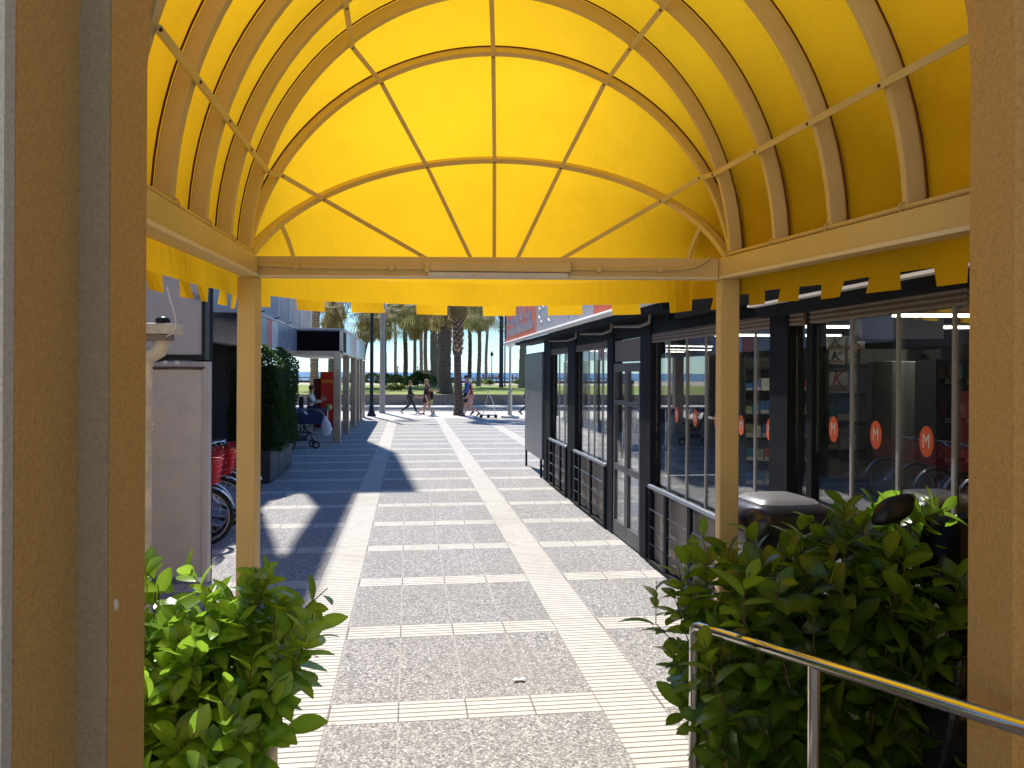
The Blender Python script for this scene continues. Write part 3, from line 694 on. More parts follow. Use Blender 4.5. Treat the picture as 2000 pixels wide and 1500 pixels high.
# round stickers with the letter
def textmesh(s, size, name):
    cu = bpy.data.curves.new(name, 'FONT'); cu.body = s; cu.size = size; cu.extrude = .0006; cu.align_x = 'CENTER'; cu.align_y = 'CENTER'
    o = bpy.data.objects.new(name, cu); col.objects.link(o); dg = bpy.context.evaluated_depsgraph_get(); dg.update()
    me = bpy.data.meshes.new_from_object(o.evaluated_get(dg)); bpy.data.objects.remove(o); me.materials.clear(); return me
mM = textmesh('M', .105, 'letter'); MS = mat('sticker_orange', (.72,.13,.04), .4)
for j, px in enumerate((1317,1353,1395,1442,1497,1621,1703,1801)):
    yy = YF(px); zc = 1.665 if px > 1600 else 1.60
    mb = MB(); ring = [(XF+.0265, yy + .052*math.cos(2*math.pi*k/32), zc + .078*math.sin(2*math.pi*k/32)) for k in range(32)]
    mb.loft([ring, [(XF+.0245, b, c) for a, b, c in ring]])
    st_ = mb.build('window_sticker', MS, shop)
    me = mM.copy(); lo = link(me, 'sticker_letter', M['signwhite']); lo.parent = st_
    lo.matrix_world = Matrix.Translation((XF+.0235, yy, zc)) @ Matrix.Rotation(R(-90), 4, 'Z') @ Matrix.Rotation(R(90), 4, 'X') @ Matrix.Diagonal((.72, 1.0, 1, 1))
# ribbed folded shutter at the far corner
fs_ = thing('ribbed_panel', 'tall ribbed grey metal panel closing the far corner of the glazed shop', 'panel')
mb = MB(); ya, yb = YF(1065)+.01, YF(1031); k = 14
for i in range(k):
    a = ya + (yb-ya)*i/k; mb.box(XF-.06, XF-.02, a+.006, a+(yb-ya)/k-.006, .36, 2.40)
mb.box(XF-.045, XF+.0, ya, yb, .37, 2.39); mb.build('panel_sheet', mat('blue_grey_sheet', (.17,.18,.215), .4, .3, .1, 3), fs_)
for a in (ya+.2, yb-.06): MB().box(XF-.05, XF-.01, a, a+.05, 0, .36).build('leg', M['anthracite'], fs_)
# ---- inside the shop
for (xa, xb, yy, zz_) in ((5.0, 7.9, 7.4, 2.62), (3.6, 7.9, 9.6, 2.62), (3.2, 6.9, 12.0, 2.62)):
    d0 = 0
    t = thing('ceiling_tube_light', {7.4:'nearest bright tube light under the shop ceiling', 9.6:'long lit tube light in the middle of the shop ceiling', 12.0:'farthest lit tube light under the shop ceiling'}[yy], 'ceiling light', (0,0,0), 0, 'tube lights in the shop')
    # they hang square to the shop's skewed back rooms
    a = CW(xa*.98, 0, 0); p0 = Vector((xa, yy, zz_)); p1 = p0 + rgt*(xb-xa)
    MB().bar(p0, p1, .045, .03).build('tube', emit('tube_light', (1,.93,.8), 13), t); MB().bar(p0+Vector((0,0,.03)), p1+Vector((0,0,.03)), .06, .03).build('housing', M['white'], t)
# shelf units facing the street corner
def shelf(name, label, o, L, Hh, nsh, dpt=.4, mt=None):
    t = thing(name, label, 'shelf', tuple(o), -TH)
    m_ = mt or M['shopwall']; part(MB().box(0, L, 0, .03, 0, Hh), 'back_panel', m_, t)
    for x in (0, L-.03): part(MB().box(x, x+.03, -dpt, -.001, 0, Hh), 'side_panel', m_, t)
    for i in range(nsh):
        z = .12 + (Hh-.3)*i/(nsh-1)
        part(MB().box(.031, L-.031, -dpt, -.001, z-.02, z), 'shelf_board', M['white'] if i % 2 == 0 else M['beige'], t)
        part(MB().box(.031, L-.031, -dpt-.012, -dpt-.001, z-.045, z+.0), 'price_rail', M['black'], t)
    return t
pal = {'white': (.6,.58,.52), 'red': (.5,.04,.03), 'green': (.35,.4,.2), 'blue': (.05,.16,.42), 'yellow': (.62,.42,.03), 'teal': (.03,.25,.3), 'brown': (.28,.17,.09), 'orange': (.6,.2,.03), 'purple': (.25,.1,.22)}
PM = {k: mat('pack_'+k, v, .45, 0, .15, 12) for k, v in pal.items()}
so1 = P(1588, 728, 9.4); so1.z = 0
shelf('shop_shelf', 'tall shelf stocked with white cereal boxes seen through the right window', so1, 1.35, 2.3, 7)
kk = 0
def pack(name, lb, cat, base, off, sz, mt, grp, letter=None):
    t = thing(name, lb, cat, tuple(base + rgt*off[0] - fwd*off[1] + Vector((0,0,off[2]))), -TH, grp)
    part(MB().box(0, sz[0], -sz[1], 0, .001, sz[2]), 'carton', mt, t, bevel=.004)
    part(MB().box(.01, sz[0]-.01, -sz[1]-.002, -sz[1]-.0003, .01, sz[2]*.3), 'printed_band', PM['brown'] if letter else PM['white'], t)
    if letter:
        km = MB(); w0, h0 = sz[0]*.5, sz[2]*.60; H_ = sz[2]*.30; yy = -sz[1]-.004
        def st(x0, z0, x1, z1, w_): km.add([(w0+x0-w_, yy, h0+z0), (w0+x0+w_, yy, h0+z0), (w0+x1+w_, yy, h0+z1), (w0+x1-w_, yy, h0+z1), (w0+x0-w_, yy+.002, h0+z0), (w0+x0+w_, yy+.002, h0+z0), (w0+x1+w_, yy+.002, h0+z1), (w0+x1-w_, yy+.002, h0+z1)], [(0,1,2,3),(7,6,5,4),(0,4,5,1),(1,5,6,2),(2,6,7,3),(3,7,4,0)])
        st(-.055, -H_, -.015, H_, .011); st(-.03, -.01, .065, H_, .012)
        yy -= .0005; st(-.025, 0, .035, -H_, .013)
        lo = part(km, 'printed_letter', M['redglossy'] if letter == 2 else M['darkshop'], t)
    return t
lv = [.12 + (2.3-.3)*i/6 for i in range(7)]
for r_ in range(2):
    for c in range(3 if r_ == 0 else 2):
        pack('cereal_box', f'white cereal box with a dark letter, {("left","middle","right")[c]} in the {("lower","upper")[r_]} stack row', 'box', so1, (.05+c*.235, .12, lv[6]-.0+r_*.17), (.20,.2,.165), PM['white'], 'cereal boxes on the upper shelf', 1)
for c in range(2): pack('cereal_box', ('left','right')[c] + ' tall white cereal box with a big red letter', 'box', so1, (.05+c*.28, .12, lv[5]), (.24,.2,.29), PM['white'], 'red letter cereal boxes', 2)
rr = random.Random(9)
for li, cs in ((5, ('red','purple','white')), (4, ('yellow','blue','teal')), (3, ('brown','white','green')), (2, ('red','brown','white')), (1, ('white','brown','teal'))):
    x = .62 if li == 5 else .05
    while x < 1.15:
        wd = rr.uniform(.1,.2); h = rr.uniform(.12,.27); c = rr.choice(cs)
        pack('grocery_pack', f'{c} grocery pack on the {("lowest","second","third","fourth","fifth","sixth")[li]} board of the cereal shelf', 'pack', so1, (x, .14, lv[li]), (wd,.16,h), PM[c], f'{c} packs on board {li} of the cereal shelf'); x += wd+.015
# steel fridge, cabinets, can shelf
fr = thing('steel_fridge', 'pale steel upright fridge between the shelves in the shop', 'fridge', tuple(GD(1742, 8.4)), -TH)
part(MB().box(-.0, .36, 0, .6, .02, 2.15), 'door', mat('pale_steel', (.42,.42,.40), .4, .4), fr, bevel=.01); part(MB().box(.365, .62, .05, .6, .02, 2.12), 'side', M['satin'], fr)
part(MB().box(.03,.05,-.05,-.02,.8,1.4), 'handle', M['steel'], fr)
cab = thing('wall_cabinet', 'grey cabinet wall beside the cereal shelf in the shop', 'cabinet', tuple(GD(1680, 9.0)), -TH)
part(MB().box(0, .55, 0, .3, 1.0, 2.3), 'panel', mat('cab_grey', (.12,.125,.12), .5), cab); part(MB().box(0,.95,-.05,.3,2.42,2.75), 'bulkhead', mat('bulk', (.09,.09,.10), .6), cab)
so2 = GD(1790, 7.6)
shelf('shop_shelf', 'dark shelf of jars and cans with white price tags near the right pillar', so2, 1.2, 2.15, 6, .35, mat('slate', (.07,.08,.1), .5))
ordn = ('lowest','second','third','fourth','fifth','topmost')
for li in range(6):
    z = .12 + (2.15-.3)*li/5; x = .06
    while x < 1.1:
        c = rr.choice(('white','teal','brown','yellow','red')); t = thing('food_can', f'{c} can on the {ordn[li]} shelf board of the dark can shelf', 'can', tuple(so2 + rgt*x - fwd*.2 + Vector((0,0,z))), 0, f'{c} cans on the {ordn[li]} board of the dark shelf')
        part(MB().lathe((0,0,0), [(.035,.001),(.036,.02),(.036,.12),(.033,.13)], 14), 'body', PM[c], t, smooth=40); part(MB().lathe((0,0,0), [(.03,.131),(.03,.136)], 12), 'lid', M['chrome'], t); x += .095
    for k in range(3):
        t = thing('price_tag', f'{("left","middle","right")[k]} white price tag on the {ordn[li]} board of the dark can shelf', 'price tag', tuple(so2 + rgt*(.08+.2*k+.3*(k > 1)) - fwd*.363 + Vector((0,0,z-.03))), -TH, 'price tags on the dark shelf')
        part(MB().box(0,.09,-.004,0,-.02,.02), 'card', M['white'], t); part(MB().box(.02,.07,-.006,-.0045,-.004,.004), 'print', M['black'], t)
# darker shelves seen between the posts
so3 = GD(1440, 13.5)
shelf('shop_shelf', 'far dim shelf with blue and green packs between the dark posts', so3, 1.3, 2.3, 6)
for li in range(5):
    z = .12 + 2.0*li/5; x = .05
    while x < 1.2:
        wd = rr.uniform(.1,.2); c = rr.choice(('blue','green','red','white','teal')); pack('grocery_pack', f'{c} grocery pack on the {ordn[li]} board of the far dim shelf', 'pack', so3, (x,.14,z), (wd,.2,rr.uniform(.12,.26)), PM[c], f'{c} packs on the {ordn[li]} board of the far shelf'); x += wd+.02
# trestle table and a tall dark shelving by the window
tb = thing('cafe_table', 'small dark cafe table inside the glazed terrace', 'table', (4.0, 12.5, .03))
part(MB().box(-.4,.4,-.4,.4,.70,.73), 'tabletop', M['anth_l'], tb); part(MB().tube([(0,0,0),(0,0,.70)], .03, 10), 'pedestal', M['anthracite'], tb); part(MB().lathe((0,0,0), [(.25,0),(.25,.02)], 16), 'base', M['anthracite'], tb)

# ================================================================== SCOOTER
M['topbox'] = mat('satin_black_shell', (.02,.02,.022), .28, 0, .1, 4, coat=.2)
sct = thing('motor_scooter', 'black parked motor scooter with a large top box behind the right shrub', 'scooter', (2.14, 3.75, 0))
def ring_rr(cx, cy, z, hx, hy, r_=.35, n=24):
    o = []
    for k in range(n):
        t = 2*math.pi*k/n; c, s_ = math.cos(t), math.sin(t); o.append((cx + hx*math.copysign(abs(c)**r_, c), cy + hy*math.copysign(abs(s_)**r_, s_), z))
    return o
yb = .78     # top box centre, towards +Y (rear of the scooter)
tbx = part(MB().loft([ring_rr(0,yb,.90,.17,.17), ring_rr(0,yb,.96,.235,.21), ring_rr(0,yb,1.06,.265,.235), ring_rr(0,yb,1.10,.268,.238)]), 'top_box', M['topbox'], sct, smooth=50)
part(MB().loft([ring_rr(0,yb,1.104,.272,.242), ring_rr(0,yb,1.17,.27,.24), ring_rr(0,yb,1.215,.25,.22), ring_rr(0,yb,1.245,.20,.17), ring_rr(0,yb,1.262,.12,.10)]), 'top_box_lid', M['topbox'], sct, smooth=60)
lid = part(MB().loft([ring_rr(.0,yb-.0,1.222,.21,.19,.4), ring_rr(.0,yb,1.262,.17,.15,.4), ring_rr(0,yb,1.275,.12,.11,.4)]), 'lid_panel', mat('grey_lid', (.20,.205,.22), .3, .3, .05), sct, smooth=60)
part(MB().bar((-.27,yb-.1,1.10),(-.05,yb-.245,1.102),.012,.012), 'trim', M['chrome'], sct)
part(MB().loft([[(-.13,.55,.62),(.13,.55,.62),(.15,.55,.80),(-.15,.55,.80)], [(-.14,.1,.62),(.14,.1,.62),(.16,.1,.79),(-.16,.1,.79)], [(-.1,-.18,.60),(.1,-.18,.60),(.12,-.18,.74),(-.12,-.18,.74)]]), 'seat', M['rubber'], sct, bevel=.03)
part(MB().loft([[(-.14,.95,.40),(.14,.95,.40),(.12,.95,.70),(-.12,.95,.70)], [(-.17,.4,.28),(.17,.4,.28),(.16,.4,.615),(-.16,.4,.615)], [(-.16,-.1,.20),(.16,-.1,.20),(.12,-.1,.59),(-.12,-.1,.59)]]), 'body_panel', M['topbox'], sct, bevel=.03)
part(MB().box(-.18,.18,-.50,-.1,.20,.27), 'footboard', M['black'], sct, bevel=.02)
part(MB().loft([[(-.19,-.48,.25),(.19,-.48,.25),(.19,-.54,.25),(-.19,-.54,.25)], [(-.22,-.50,.70),(.22,-.50,.70),(.16,-.62,.70),(-.16,-.62,.70)], [(-.15,-.52,1.02),(.15,-.52,1.02),(.12,-.62,1.02),(-.12,-.62,1.02)]]), 'leg_shield', M['topbox'], sct, bevel=.02)
for yw in (.72, -.78):
    wh = part(MB().torus((0,yw,.27), (0,1,0), (0,0,1), .22, .055, 32, 10), 'wheel', M['rubber'], sct, smooth=60)
    rim = MB().lathe((0,0,0), [(.16,-.03),(.17,0),(.16,.03)], 20); rim.v = [(z, yw+x, .27+y) for x, y, z in rim.v]; rm = part(rim, 'rim', M['anth_l'], wh)
part(MB().tube([(0,-.5,.95),(0,-.66,.6),(0,-.78,.27)], .035, 10), 'front_fork', M['anthracite'], sct, smooth=60)
part(MB().loft([ring_rr(0,-.78,.50,.06,.20), ring_rr(0,-.78,.56,.04,.14)]), 'mudguard', M['topbox'], sct, smooth=60)
part(MB().tube([(-.33,-.40,1.08),(-.14,-.47,1.06),(.14,-.47,1.06),(.33,-.40,1.08)], .016, 10), 'handlebar', M['black'], sct, smooth=60)
for sx in (-1, 1):
    part(MB().tube([(sx*.36,-.385,1.083),(sx*.23,-.435,1.07)], .021, 12), 'grip', M['rubber'], sct, smooth=60)
    part(MB().loft([[(sx*.15,-.55,1.02),(sx*.28,-.50,1.02),(sx*.28,-.42,1.02),(sx*.15,-.43,1.02)], [(sx*.14,-.54,1.10),(sx*.27,-.49,1.105),(sx*.27,-.42,1.105),(sx*.14,-.44,1.10)]]), 'switch_block', M['black'], sct, bevel=.01)
    mi = MB(); ctr = Vector((sx*.275, -.44, 1.43)); ri = []
    for k in range(20):
        t = 2*math.pi*k/20; c, s_ = math.cos(t), math.sin(t); ri.append((ctr.x + .088*math.copysign(abs(c)**.7, c)+.02*sx*s_*-1, ctr.y, ctr.z + .054*math.copysign(abs(s_)**.7, s_) - .02*c*sx))
    cc_ = [tuple(ctr + (Vector(p)-ctr)*q + Vector((0,dy,0))) for q, dy in ((1,0),(1,-.012),(.75,-.035),(.3,-.045)) for p in ri]
    mi.loft([cc_[i*20:(i+1)*20] for i in range(4)]); part(mi, 'mirror', M['black'], sct, smooth=50)
    part(MB().tube([(sx*.235,-.45,1.10),(sx*.235,-.455,1.17),(sx*.255,-.455,1.26),(sx*.265,-.455,1.39)], .0095, 8), 'mirror_stem', M['black'], sct, smooth=60)
sc_ = MB(); rowz = []
for i in range(9):
    z = 1.06 + .345*i/8; hw = .15 - .0*i + .03*math.sin(i/8*math.pi) - (.05*(i/8)**3)
    rowz.append([(hw*(j/8*2-1), -.60 + .10*(j/8*2-1)**2 + .08*i/8, z) for j in range(9)])
vs = [v for r_ in rowz for v in r_]; sc_.add(vs, [(i*9+j, i*9+j+1, (i+1)*9+j+1, (i+1)*9+j) for i in range(8) for j in range(8)])
part(sc_, 'windscreen', glass_mat('smoked_screen', (.1,.1,.1), .06, .02, (.06,.065,.065)), sct, smooth=60, solid=.004)
part(MB().loft([ring_rr(0,-.56,.94,.17,.10,.6), ring_rr(0,-.56,1.04,.19,.11,.6), ring_rr(0,-.54,1.10,.13,.07,.6)]), 'instrument_cowl', M['black'], sct, smooth=50)
part(MB().loft([[(-.22,-.60,.98),(-.17,-.62,.98),(-.17,-.60,.985)], [(-.205,-.57,1.11),(-.195,-.575,1.11),(-.195,-.57,1.11)]]), 'white_fairing', M['white'], sct)
for sx in (-1, 1):
    part(MB().tube([(sx*.20,-.50,1.07),(sx*.30,-.49,1.075),(sx*.36,-.46,1.08)], .006, 6), 'brake_lever', M['chrome'], sct, smooth=60)
    part(MB().tube([(sx*.18,-.48,1.07),(sx*.12,-.60,1.16),(sx*.05,-.60,1.05)], .005, 6), 'cable', M['rubber'], sct, smooth=60)
part(MB().box(-.12,.12,.955,.975,.62,.68), 'tail_light', M['redglossy'], sct, bevel=.01); part(MB().box(-.10,.10,-.68,-.655,.86,.94), 'headlight', M['chrome'], sct, bevel=.01)
part(MB().tube([(.15,.1,.3),(.24,.02,.02)], .012, 8), 'kickstand', M['anthracite'], sct)
sct.rotation_euler = (0,0,R(3)); sct.location = (2.13, 3.28, 0); sct.scale = (1,1.1,1.03)

# ================================================================== LEFT SIDE: near structures
pn = thing('poster_panel', 'tall faded translucent poster panel in a pale frame beside the bikes', 'poster panel')
d = 7.26; zt = P(350,706,d).z
def lx(px, dd=d): return (px-1000)/F*dd
def mott():
    m_, n, bs, out = newmat('faded_poster'); co = coord(n); a = noise(n, co, 5, 3, .5); b = noise(n, co, 2.1, 6, .7)
    c = ramp(n, a, [(.3,(.52,.50,.47)),(.5,(.62,.56,.53)),(.7,(.68,.59,.55))]); n.links.new(mixc(n, ramp(n, b, [(.4,(0,0,0)),(.65,(.6,.6,.6))]), c, (.60,.61,.54)), bs.inputs['Base Color'])
    bs.inputs['Roughness'].default_value = .25; return m_
MB().cbox(lx(296), lx(396), d, d+.05, .05, P(350,722,d).z).build('poster', mott(), pn)
MB().cbox(lx(397), lx(409), d-.02, d+.06, 0, zt).build('frame', M['beige'], pn, bevel=.004)
MB().cbox(lx(296), lx(396.8), d-.02, d+.06, P(350,720,d).z, zt).build('header', mat('pale_header', (.42,.41,.44), .5), pn, bevel=.004)
MB().cbox(lx(300), lx(402), d-.025, d-.0201, P(350,720,d).z, P(350,716,d).z).build('header_groove', mat('brownline', (.10,.07,.06), .6), pn)
me = textmesh('VI', .05, 'letter'); lo = link(me, 'header_lettering', M['black']); lo.parent = pn
lo.matrix_world = Matrix.Translation(P(307,707,d-.024)) @ Matrix.Rotation(-TH, 4, 'Z') @ Matrix.Rotation(R(90), 4, 'X') @ Matrix.Diagonal((1.25,.9,1,1))
for px in (325, 348): MB().cbox(lx(px-4), lx(px+4), d-.026, d-.0205, P(0,710,d).z, P(0,703,d).z).build('header_label', M['white'], pn)
lb = thing('overhead_signboard', 'large blank grey signboard with a dark frame above the poster panel', 'signboard')
d2 = 7.3; zt2 = 3.5
def blot():
    m_, n, bs, out = newmat('worn_grey_board'); co = coord(n); a = noise(n, co, 4, 4, .6)
    n.links.new(ramp(n, a, [(.5,(.50,.50,.53)),(.62,(.46,.47,.51)),(.68,(.22,.25,.36))]), bs.inputs['Base Color']); bs.inputs['Roughness'].default_value = .5; return m_
zb2 = P(0,697,d2).z
MB().cbox(lx(180,d2), lx(398,d2), d2-.04, d2+.05, zb2+.03, zt2).build('board', blot(), lb)
MB().cbox(lx(398.3,d2), lx(405.5,d2), d2-.06, d2+.06, zb2-.02, zt2).build('frame', M['black'], lb)
MB().cbox(lx(180,d2), lx(398,d2), d2-.055, d2+.06, zb2-.02, zb2+.0295).build('frame', M['black'], lb)
for x in (lx(402,d2),): MB().cbox(x-.02, x+.02, d2+.061, d2+.12, 0, zt2).build('support_post', M['anthracite'], lb)
MB().cbox(lx(183,d2), lx(188,d2), d2+.061, d2+.12, 0, zt2).build('support_post', M['anthracite'], lb)
# weathered gutter box, elbow and pipe
gt = thing('gutter_pipe', 'weathered white gutter end with an elbow downpipe at the left edge', 'drainpipe')
dg_ = 5.6
MB().cbox((250-1000)/F*dg_, (341-1000)/F*dg_, dg_, dg_+.18, P(0,650,dg_).z, P(0,629,dg_).z).build('gutter_box', M['dirtwhite'], gt, bevel=.012)
MB().cbox((250-1000)/F*dg_, (322-1000)/F*dg_, dg_+.02, dg_+.16, P(0,663,dg_).z, P(0,650.5,dg_).z).build('gutter_lip', M['blind'], gt, bevel=.006)
MB().tube([P(316,655,dg_+.08), P(316,672,dg_+.08), P(310,686,dg_+.08), P(297,693,dg_+.08), P(287,697,dg_+.08), P(284,712,dg_+.08)], [.045,.05,.055,.055,.05,.05], 14).build('elbow', M['dirtwhite'], gt, smooth=60)
q = P(287,712,dg_+.08); MB().tube([q, Vector((q.x,q.y,.0))], .038, 14).build('downpipe', M['dirtwhite'], gt, smooth=60)
for py in (830, 838): MB().lathe(P(287,py,dg_+.08), [(.044,-.008),(.046,0),(.044,.008)], 14).build('pipe_clip', M['dirtwhite'], gt)
MB().sph(P(318,627,dg_+.06), .055,.05,.035).build('gutter_cap', M['black'], gt, smooth=60)
wr = MB().tube([P(326,560,dg_+.02), P(332,585,dg_), P(341,612,dg_), P(344,632,dg_-.01), P(338,650,dg_-.01), P(326,657,dg_)], .0055, 6).build('hanging_wire', M['white'], smooth=60)
tag(wr, 'thin white wire hanging down to the gutter end', 'wire')
# shop wall behind the bikes, far from the camera's sight but real: it shows in the windows opposite
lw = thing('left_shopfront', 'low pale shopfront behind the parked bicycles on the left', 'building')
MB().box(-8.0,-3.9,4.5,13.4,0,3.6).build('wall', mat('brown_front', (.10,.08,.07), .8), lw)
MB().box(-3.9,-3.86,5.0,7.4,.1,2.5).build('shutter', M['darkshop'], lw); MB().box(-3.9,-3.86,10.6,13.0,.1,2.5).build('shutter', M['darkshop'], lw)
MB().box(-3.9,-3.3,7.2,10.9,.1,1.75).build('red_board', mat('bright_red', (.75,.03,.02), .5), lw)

# tall block: dark ground floor, pale band, mauve render, added shade screen on top
bl = thing('apartment_block', 'tall mauve grey apartment block shading the left side of the street', 'building')
XB = -4.3
def bb(nm, mt, x0, x1, y0, y1, z0, z1, **k): return MB().box(x0,x1,y0,y1,z0,z1).build(nm, mt, bl, **k)
bb('wall', M['mauve'], -12, XB, 13.45, 35, 3.19, 10.8)
bb('stone_band', M['beige'], -12, XB+.05, 13.45, 21.0, 2.66, 3.188)
bb('shopfront', M['darkshop'], -12, XB-.25, 13.45, 20.8, 0, 2.658)
for y in (13.5, 17.35, 20.7): bb('pilaster', mat('dark_pilaster', (.05,.04,.038), .9, spec=.1), XB-.249, XB-.02, y, y+.25, 0, 2.658)
bb('shop_door', M['black'], XB-.249, XB-.2, 15.0, 17.2, .05, 2.5); bb('inner_wall', M['darkshop'], -12, -9, 21.0, 35, 0, 3.188)
for y in (23.2, 26, 28.5, 31.4, 34.6): bb('downpipe', M['white'], XB+.002, XB+.07, y, y+.07, 3.2, 10.8)
for y in (27.0, 34.0): bb('column', M['mauve'], -7.4, -7.0, y, y+.4, 0, 3.188)
# unseen screen added above the roof, holes shaped to break the paving's shade
def screen(y0, y1, z0, z1, holes, t=.08):
    # grid of boxes leaving the holes open
    ys = sorted(set([y0, y1] + [h[0] for h in holes] + [h[1] for h in holes])); zs = sorted(set([z0, z1] + [h[2] for h in holes] + [h[3] for h in holes]))
    mb = MB()
    for a, b in zip(ys, ys[1:]):
        for c, d_ in zip(zs, zs[1:]):
            my, mz = (a+b)/2, (c+d_)/2
            if any(h[0] < my < h[1] and h[2] < mz < h[3] for h in holes): continue
            mb.box(XB-t, XB, a, b, c, d_)
    return mb
screen(16.2, 35, 10.8, 17.3, [(20.2,23.6,11.0,15.2),(16.9,19.3,11.3,15.6),(31.5,32.6,16.0,16.8)]).build('roof_shade_screen', M['mauve'], bl)
bb('roof_deck', M['beige'], -12, XB-.26, 13.5, 35, 10.803, 10.9)
ph_ = MB(); zt_ = 20.0
poly = [(-8,28.7),(-3.82,28.7),(-4.28,35),(-8,35)]
ph_.loft([[(x,y,17.31) for x,y in poly],[(x,y,zt_) for x,y in poly]]); ph_.build('roof_shade_block', M['mauve'], bl)  # unseen block added, its outline shaped to cast the wedge of shade

# ================================================================== TERRACE CANOPY (black fascia, steel columns)
kc = thing('terrace_canopy', 'flat terrace canopy with black and picture fascias on square steel columns', 'canopy')
ZT, ZB = 3.24, 2.55; XA, XK = -3.13, -1.86
Yn = P(668,728,21.9).y; Yf_ = Yn + 11.6; Y0k = 15.2
def kb(nm, mt, x0, x1, y0, y1, z0, z1, **k): return MB().box(x0,x1,y0,y1,z0,z1).build(nm, mt, kc, **k)
kb('roof', M['beige'], -4.25, XA-.02, Y0k, Yn, ZT-.12, ZT-.02); kb('roof', M['beige'], -4.25, XK-.02, Yn+.1, Yf_, ZT-.12, ZT-.02)
kb('soffit', mat('soffit_white', (.55,.53,.5), .6), -4.25, XK-.05, Yn+.1, Yf_, ZB+.02, ZB+.06)
M['lightbox'] = mat('blue_grey_print', (.20,.24,.31), .3, 0, .35, 2.5); M['lightpale'] = mat('pale_print', (.5,.56,.62), .3, 0, .25, 3)
seg = [(Y0k, 15.9, 'lightpale'), (15.9, 17.7, 'lightbox'), (17.7, 18.35, 'red'), (18.35, 19.1, 'lightpale'), (19.1, Yn, 'lightbox')]
for a, b, k_ in seg: kb('fascia_panel', M[k_] if k_ != 'red' else mat('red_print', (.5,.05,.06), .4), XA-.05, XA, a+.004, b-.004, ZB, ZT-.06)
kb('fascia_panel', mat('black_screen', (.004,.004,.005), .7, spec=.1), XA+.002, XK-.09, Yn-.05, Yn, ZB+.04, ZT-.09)
kb('corner_post', M['satin'], XK-.088, XK, Yn-.06, Yn+.05, ZB, ZT-.06)
kb('fascia_panel', mat('black_screen2', (.005,.005,.006), .7, spec=.1), XK-.05, XK, Yn+.052, Yn+1.2, ZB+.04, ZT-.09)
seg = [(Yn+1.21, Yn+2.6, 'lightpale'), (Yn+2.6, Yn+4.2, 'lightbox'), (Yn+4.2, Yn+5.6, 'redp'), (Yn+5.6, Yn+7.4, 'lightpale'), (Yn+7.4, Yf_-1.0, 'lightbox'), (Yf_-1.0, Yf_, 'blk')]
M['redp'] = mat('pink_red_print', (.5,.16,.2), .4); M['blk'] = M['black']
for a, b, k_ in seg: kb('fascia_panel', M[k_], XK-.05, XK, a+.004, b-.004, ZB, ZT-.06)
kb('trim', M['beige'], XA-.08, XA+.03, Y0k, Yn-.07, ZT-.055, ZT+.0); kb('trim', M['beige'], XA-.08, XK+.03, Yn-.068, Yn+.06, ZT-.055, ZT+.0); kb('trim', M['beige'], XK-.08, XK+.03, Yn+.063, Yf_, ZT-.055, ZT+.0)
kb('trim', M['satin'], XA, XK+.02, Yn-.06, Yn+.02, ZB-.04, ZB+.038); kb('trim', M['satin'], XK-.06, XK+.02, Yn+.022, Yf_, ZB-.04, ZB-.002)
for i, py in enumerate((864, 847, 833, 826, 820.5, 815)):
    yy = G(660, py).y; kb('column', M['satin'], XK-.30+.05, XK-.04+.05-.06, yy, yy+.22, 0, ZB-.042, bevel=.008); kb('column_foot', M['satin'], XK-.30, XK-.02, yy-.05, yy+.27, .003, .02)
for y in (16.5, 18.4, 20.2): 
    MB().tube([(XA+.03,y,ZT-.02),(XA+.16,y,ZT+.02)], .012, 6).build('spot_arm', M['black'], kc)

# hedge in dark planters
for i in range(3):
    y0 = 14.15 + i*.86; t = thing('planter_box', ('nearest','middle','farthest')[i] + ' dark square planter of the row under the tall hedge', 'planter', (-2.85, y0, 0), 0, None)
    part(MB().box(-.42,.42,0,.82,.02,.58), 'box', mat('slate_planter', (.045,.047,.055), .6, 0, .2, 4), t, bevel=.015); part(MB().box(-.38,.38,.04,.78,.5801,.60), 'soil', M['rubber'], t)
def cloudleaf(mb, rnd, pts, L, W, tint=(0,1), droop=0):
    for p, out in pts:
        d = (out + Vector((rnd.gauss(0,.6), rnd.gauss(0,.6), rnd.gauss(0,.6)-droop))).normalized(); s_ = d.orthogonal().normalized(); s_.rotate(Matrix.Rotation(rnd.uniform(0,6.28), 3, d))
        l = L*rnd.uniform(.6,1.3); w_ = W*rnd.uniform(.7,1.3); mb.add([p, p+d*l*.5+s_*w_, p+d*l, p+d*l*.5-s_*w_], [(0,1,2,3)], max(0, min(1, rnd.uniform(*tint))))
hd = thing('tall_hedge', 'tall dark green clipped conifer hedge standing in the dark planters', 'hedge', (-2.74, 15.4, .55))
rnd = random.Random(11); pts = []
for i in range(26000):
    a = rnd.uniform(0, 6.283); z = rnd.uniform(0, 1.88); rr_ = (1 - rnd.random()**2*.35)
    cx, cy = math.cos(a), math.sin(a); cx = math.copysign(abs(cx)**.5, cx); cy = math.copysign(abs(cy)**.4, cy)
    bulge = 1 + .10*math.sin(z*5+a*3) + .06*math.sin(z*11+a*7); topt = 1 if z < 1.6 else max(.2, 1-(z-1.6)*2.2)
    pts.append((Vector((cx*.46*bulge*rr_*topt, cy*1.22*rr_*(.97+.03*bulge), z + .05*math.sin(a*5))), Vector((cx, cy, .8))))
mb = MB(); cloudleaf(mb, rnd, pts, .055, .012); part(mb, 'foliage', M['hedge'], hd, att=True)
mb = MB()
for k in range(8): mb.tube([(rnd.uniform(-.15,.15), -1.1+k*.3, -.05), (rnd.uniform(-.2,.2), -1.1+k*.3, 1.5)], [.02,.006], 6)
part(mb, 'stem', M['twig'], hd)
mb = MB().box(-.30,.30,-1.08,1.08,.05,1.55); part(mb, 'inner_growth', mat('dense_twigs', (.010,.016,.006), .95, 0, .5, 30), hd)

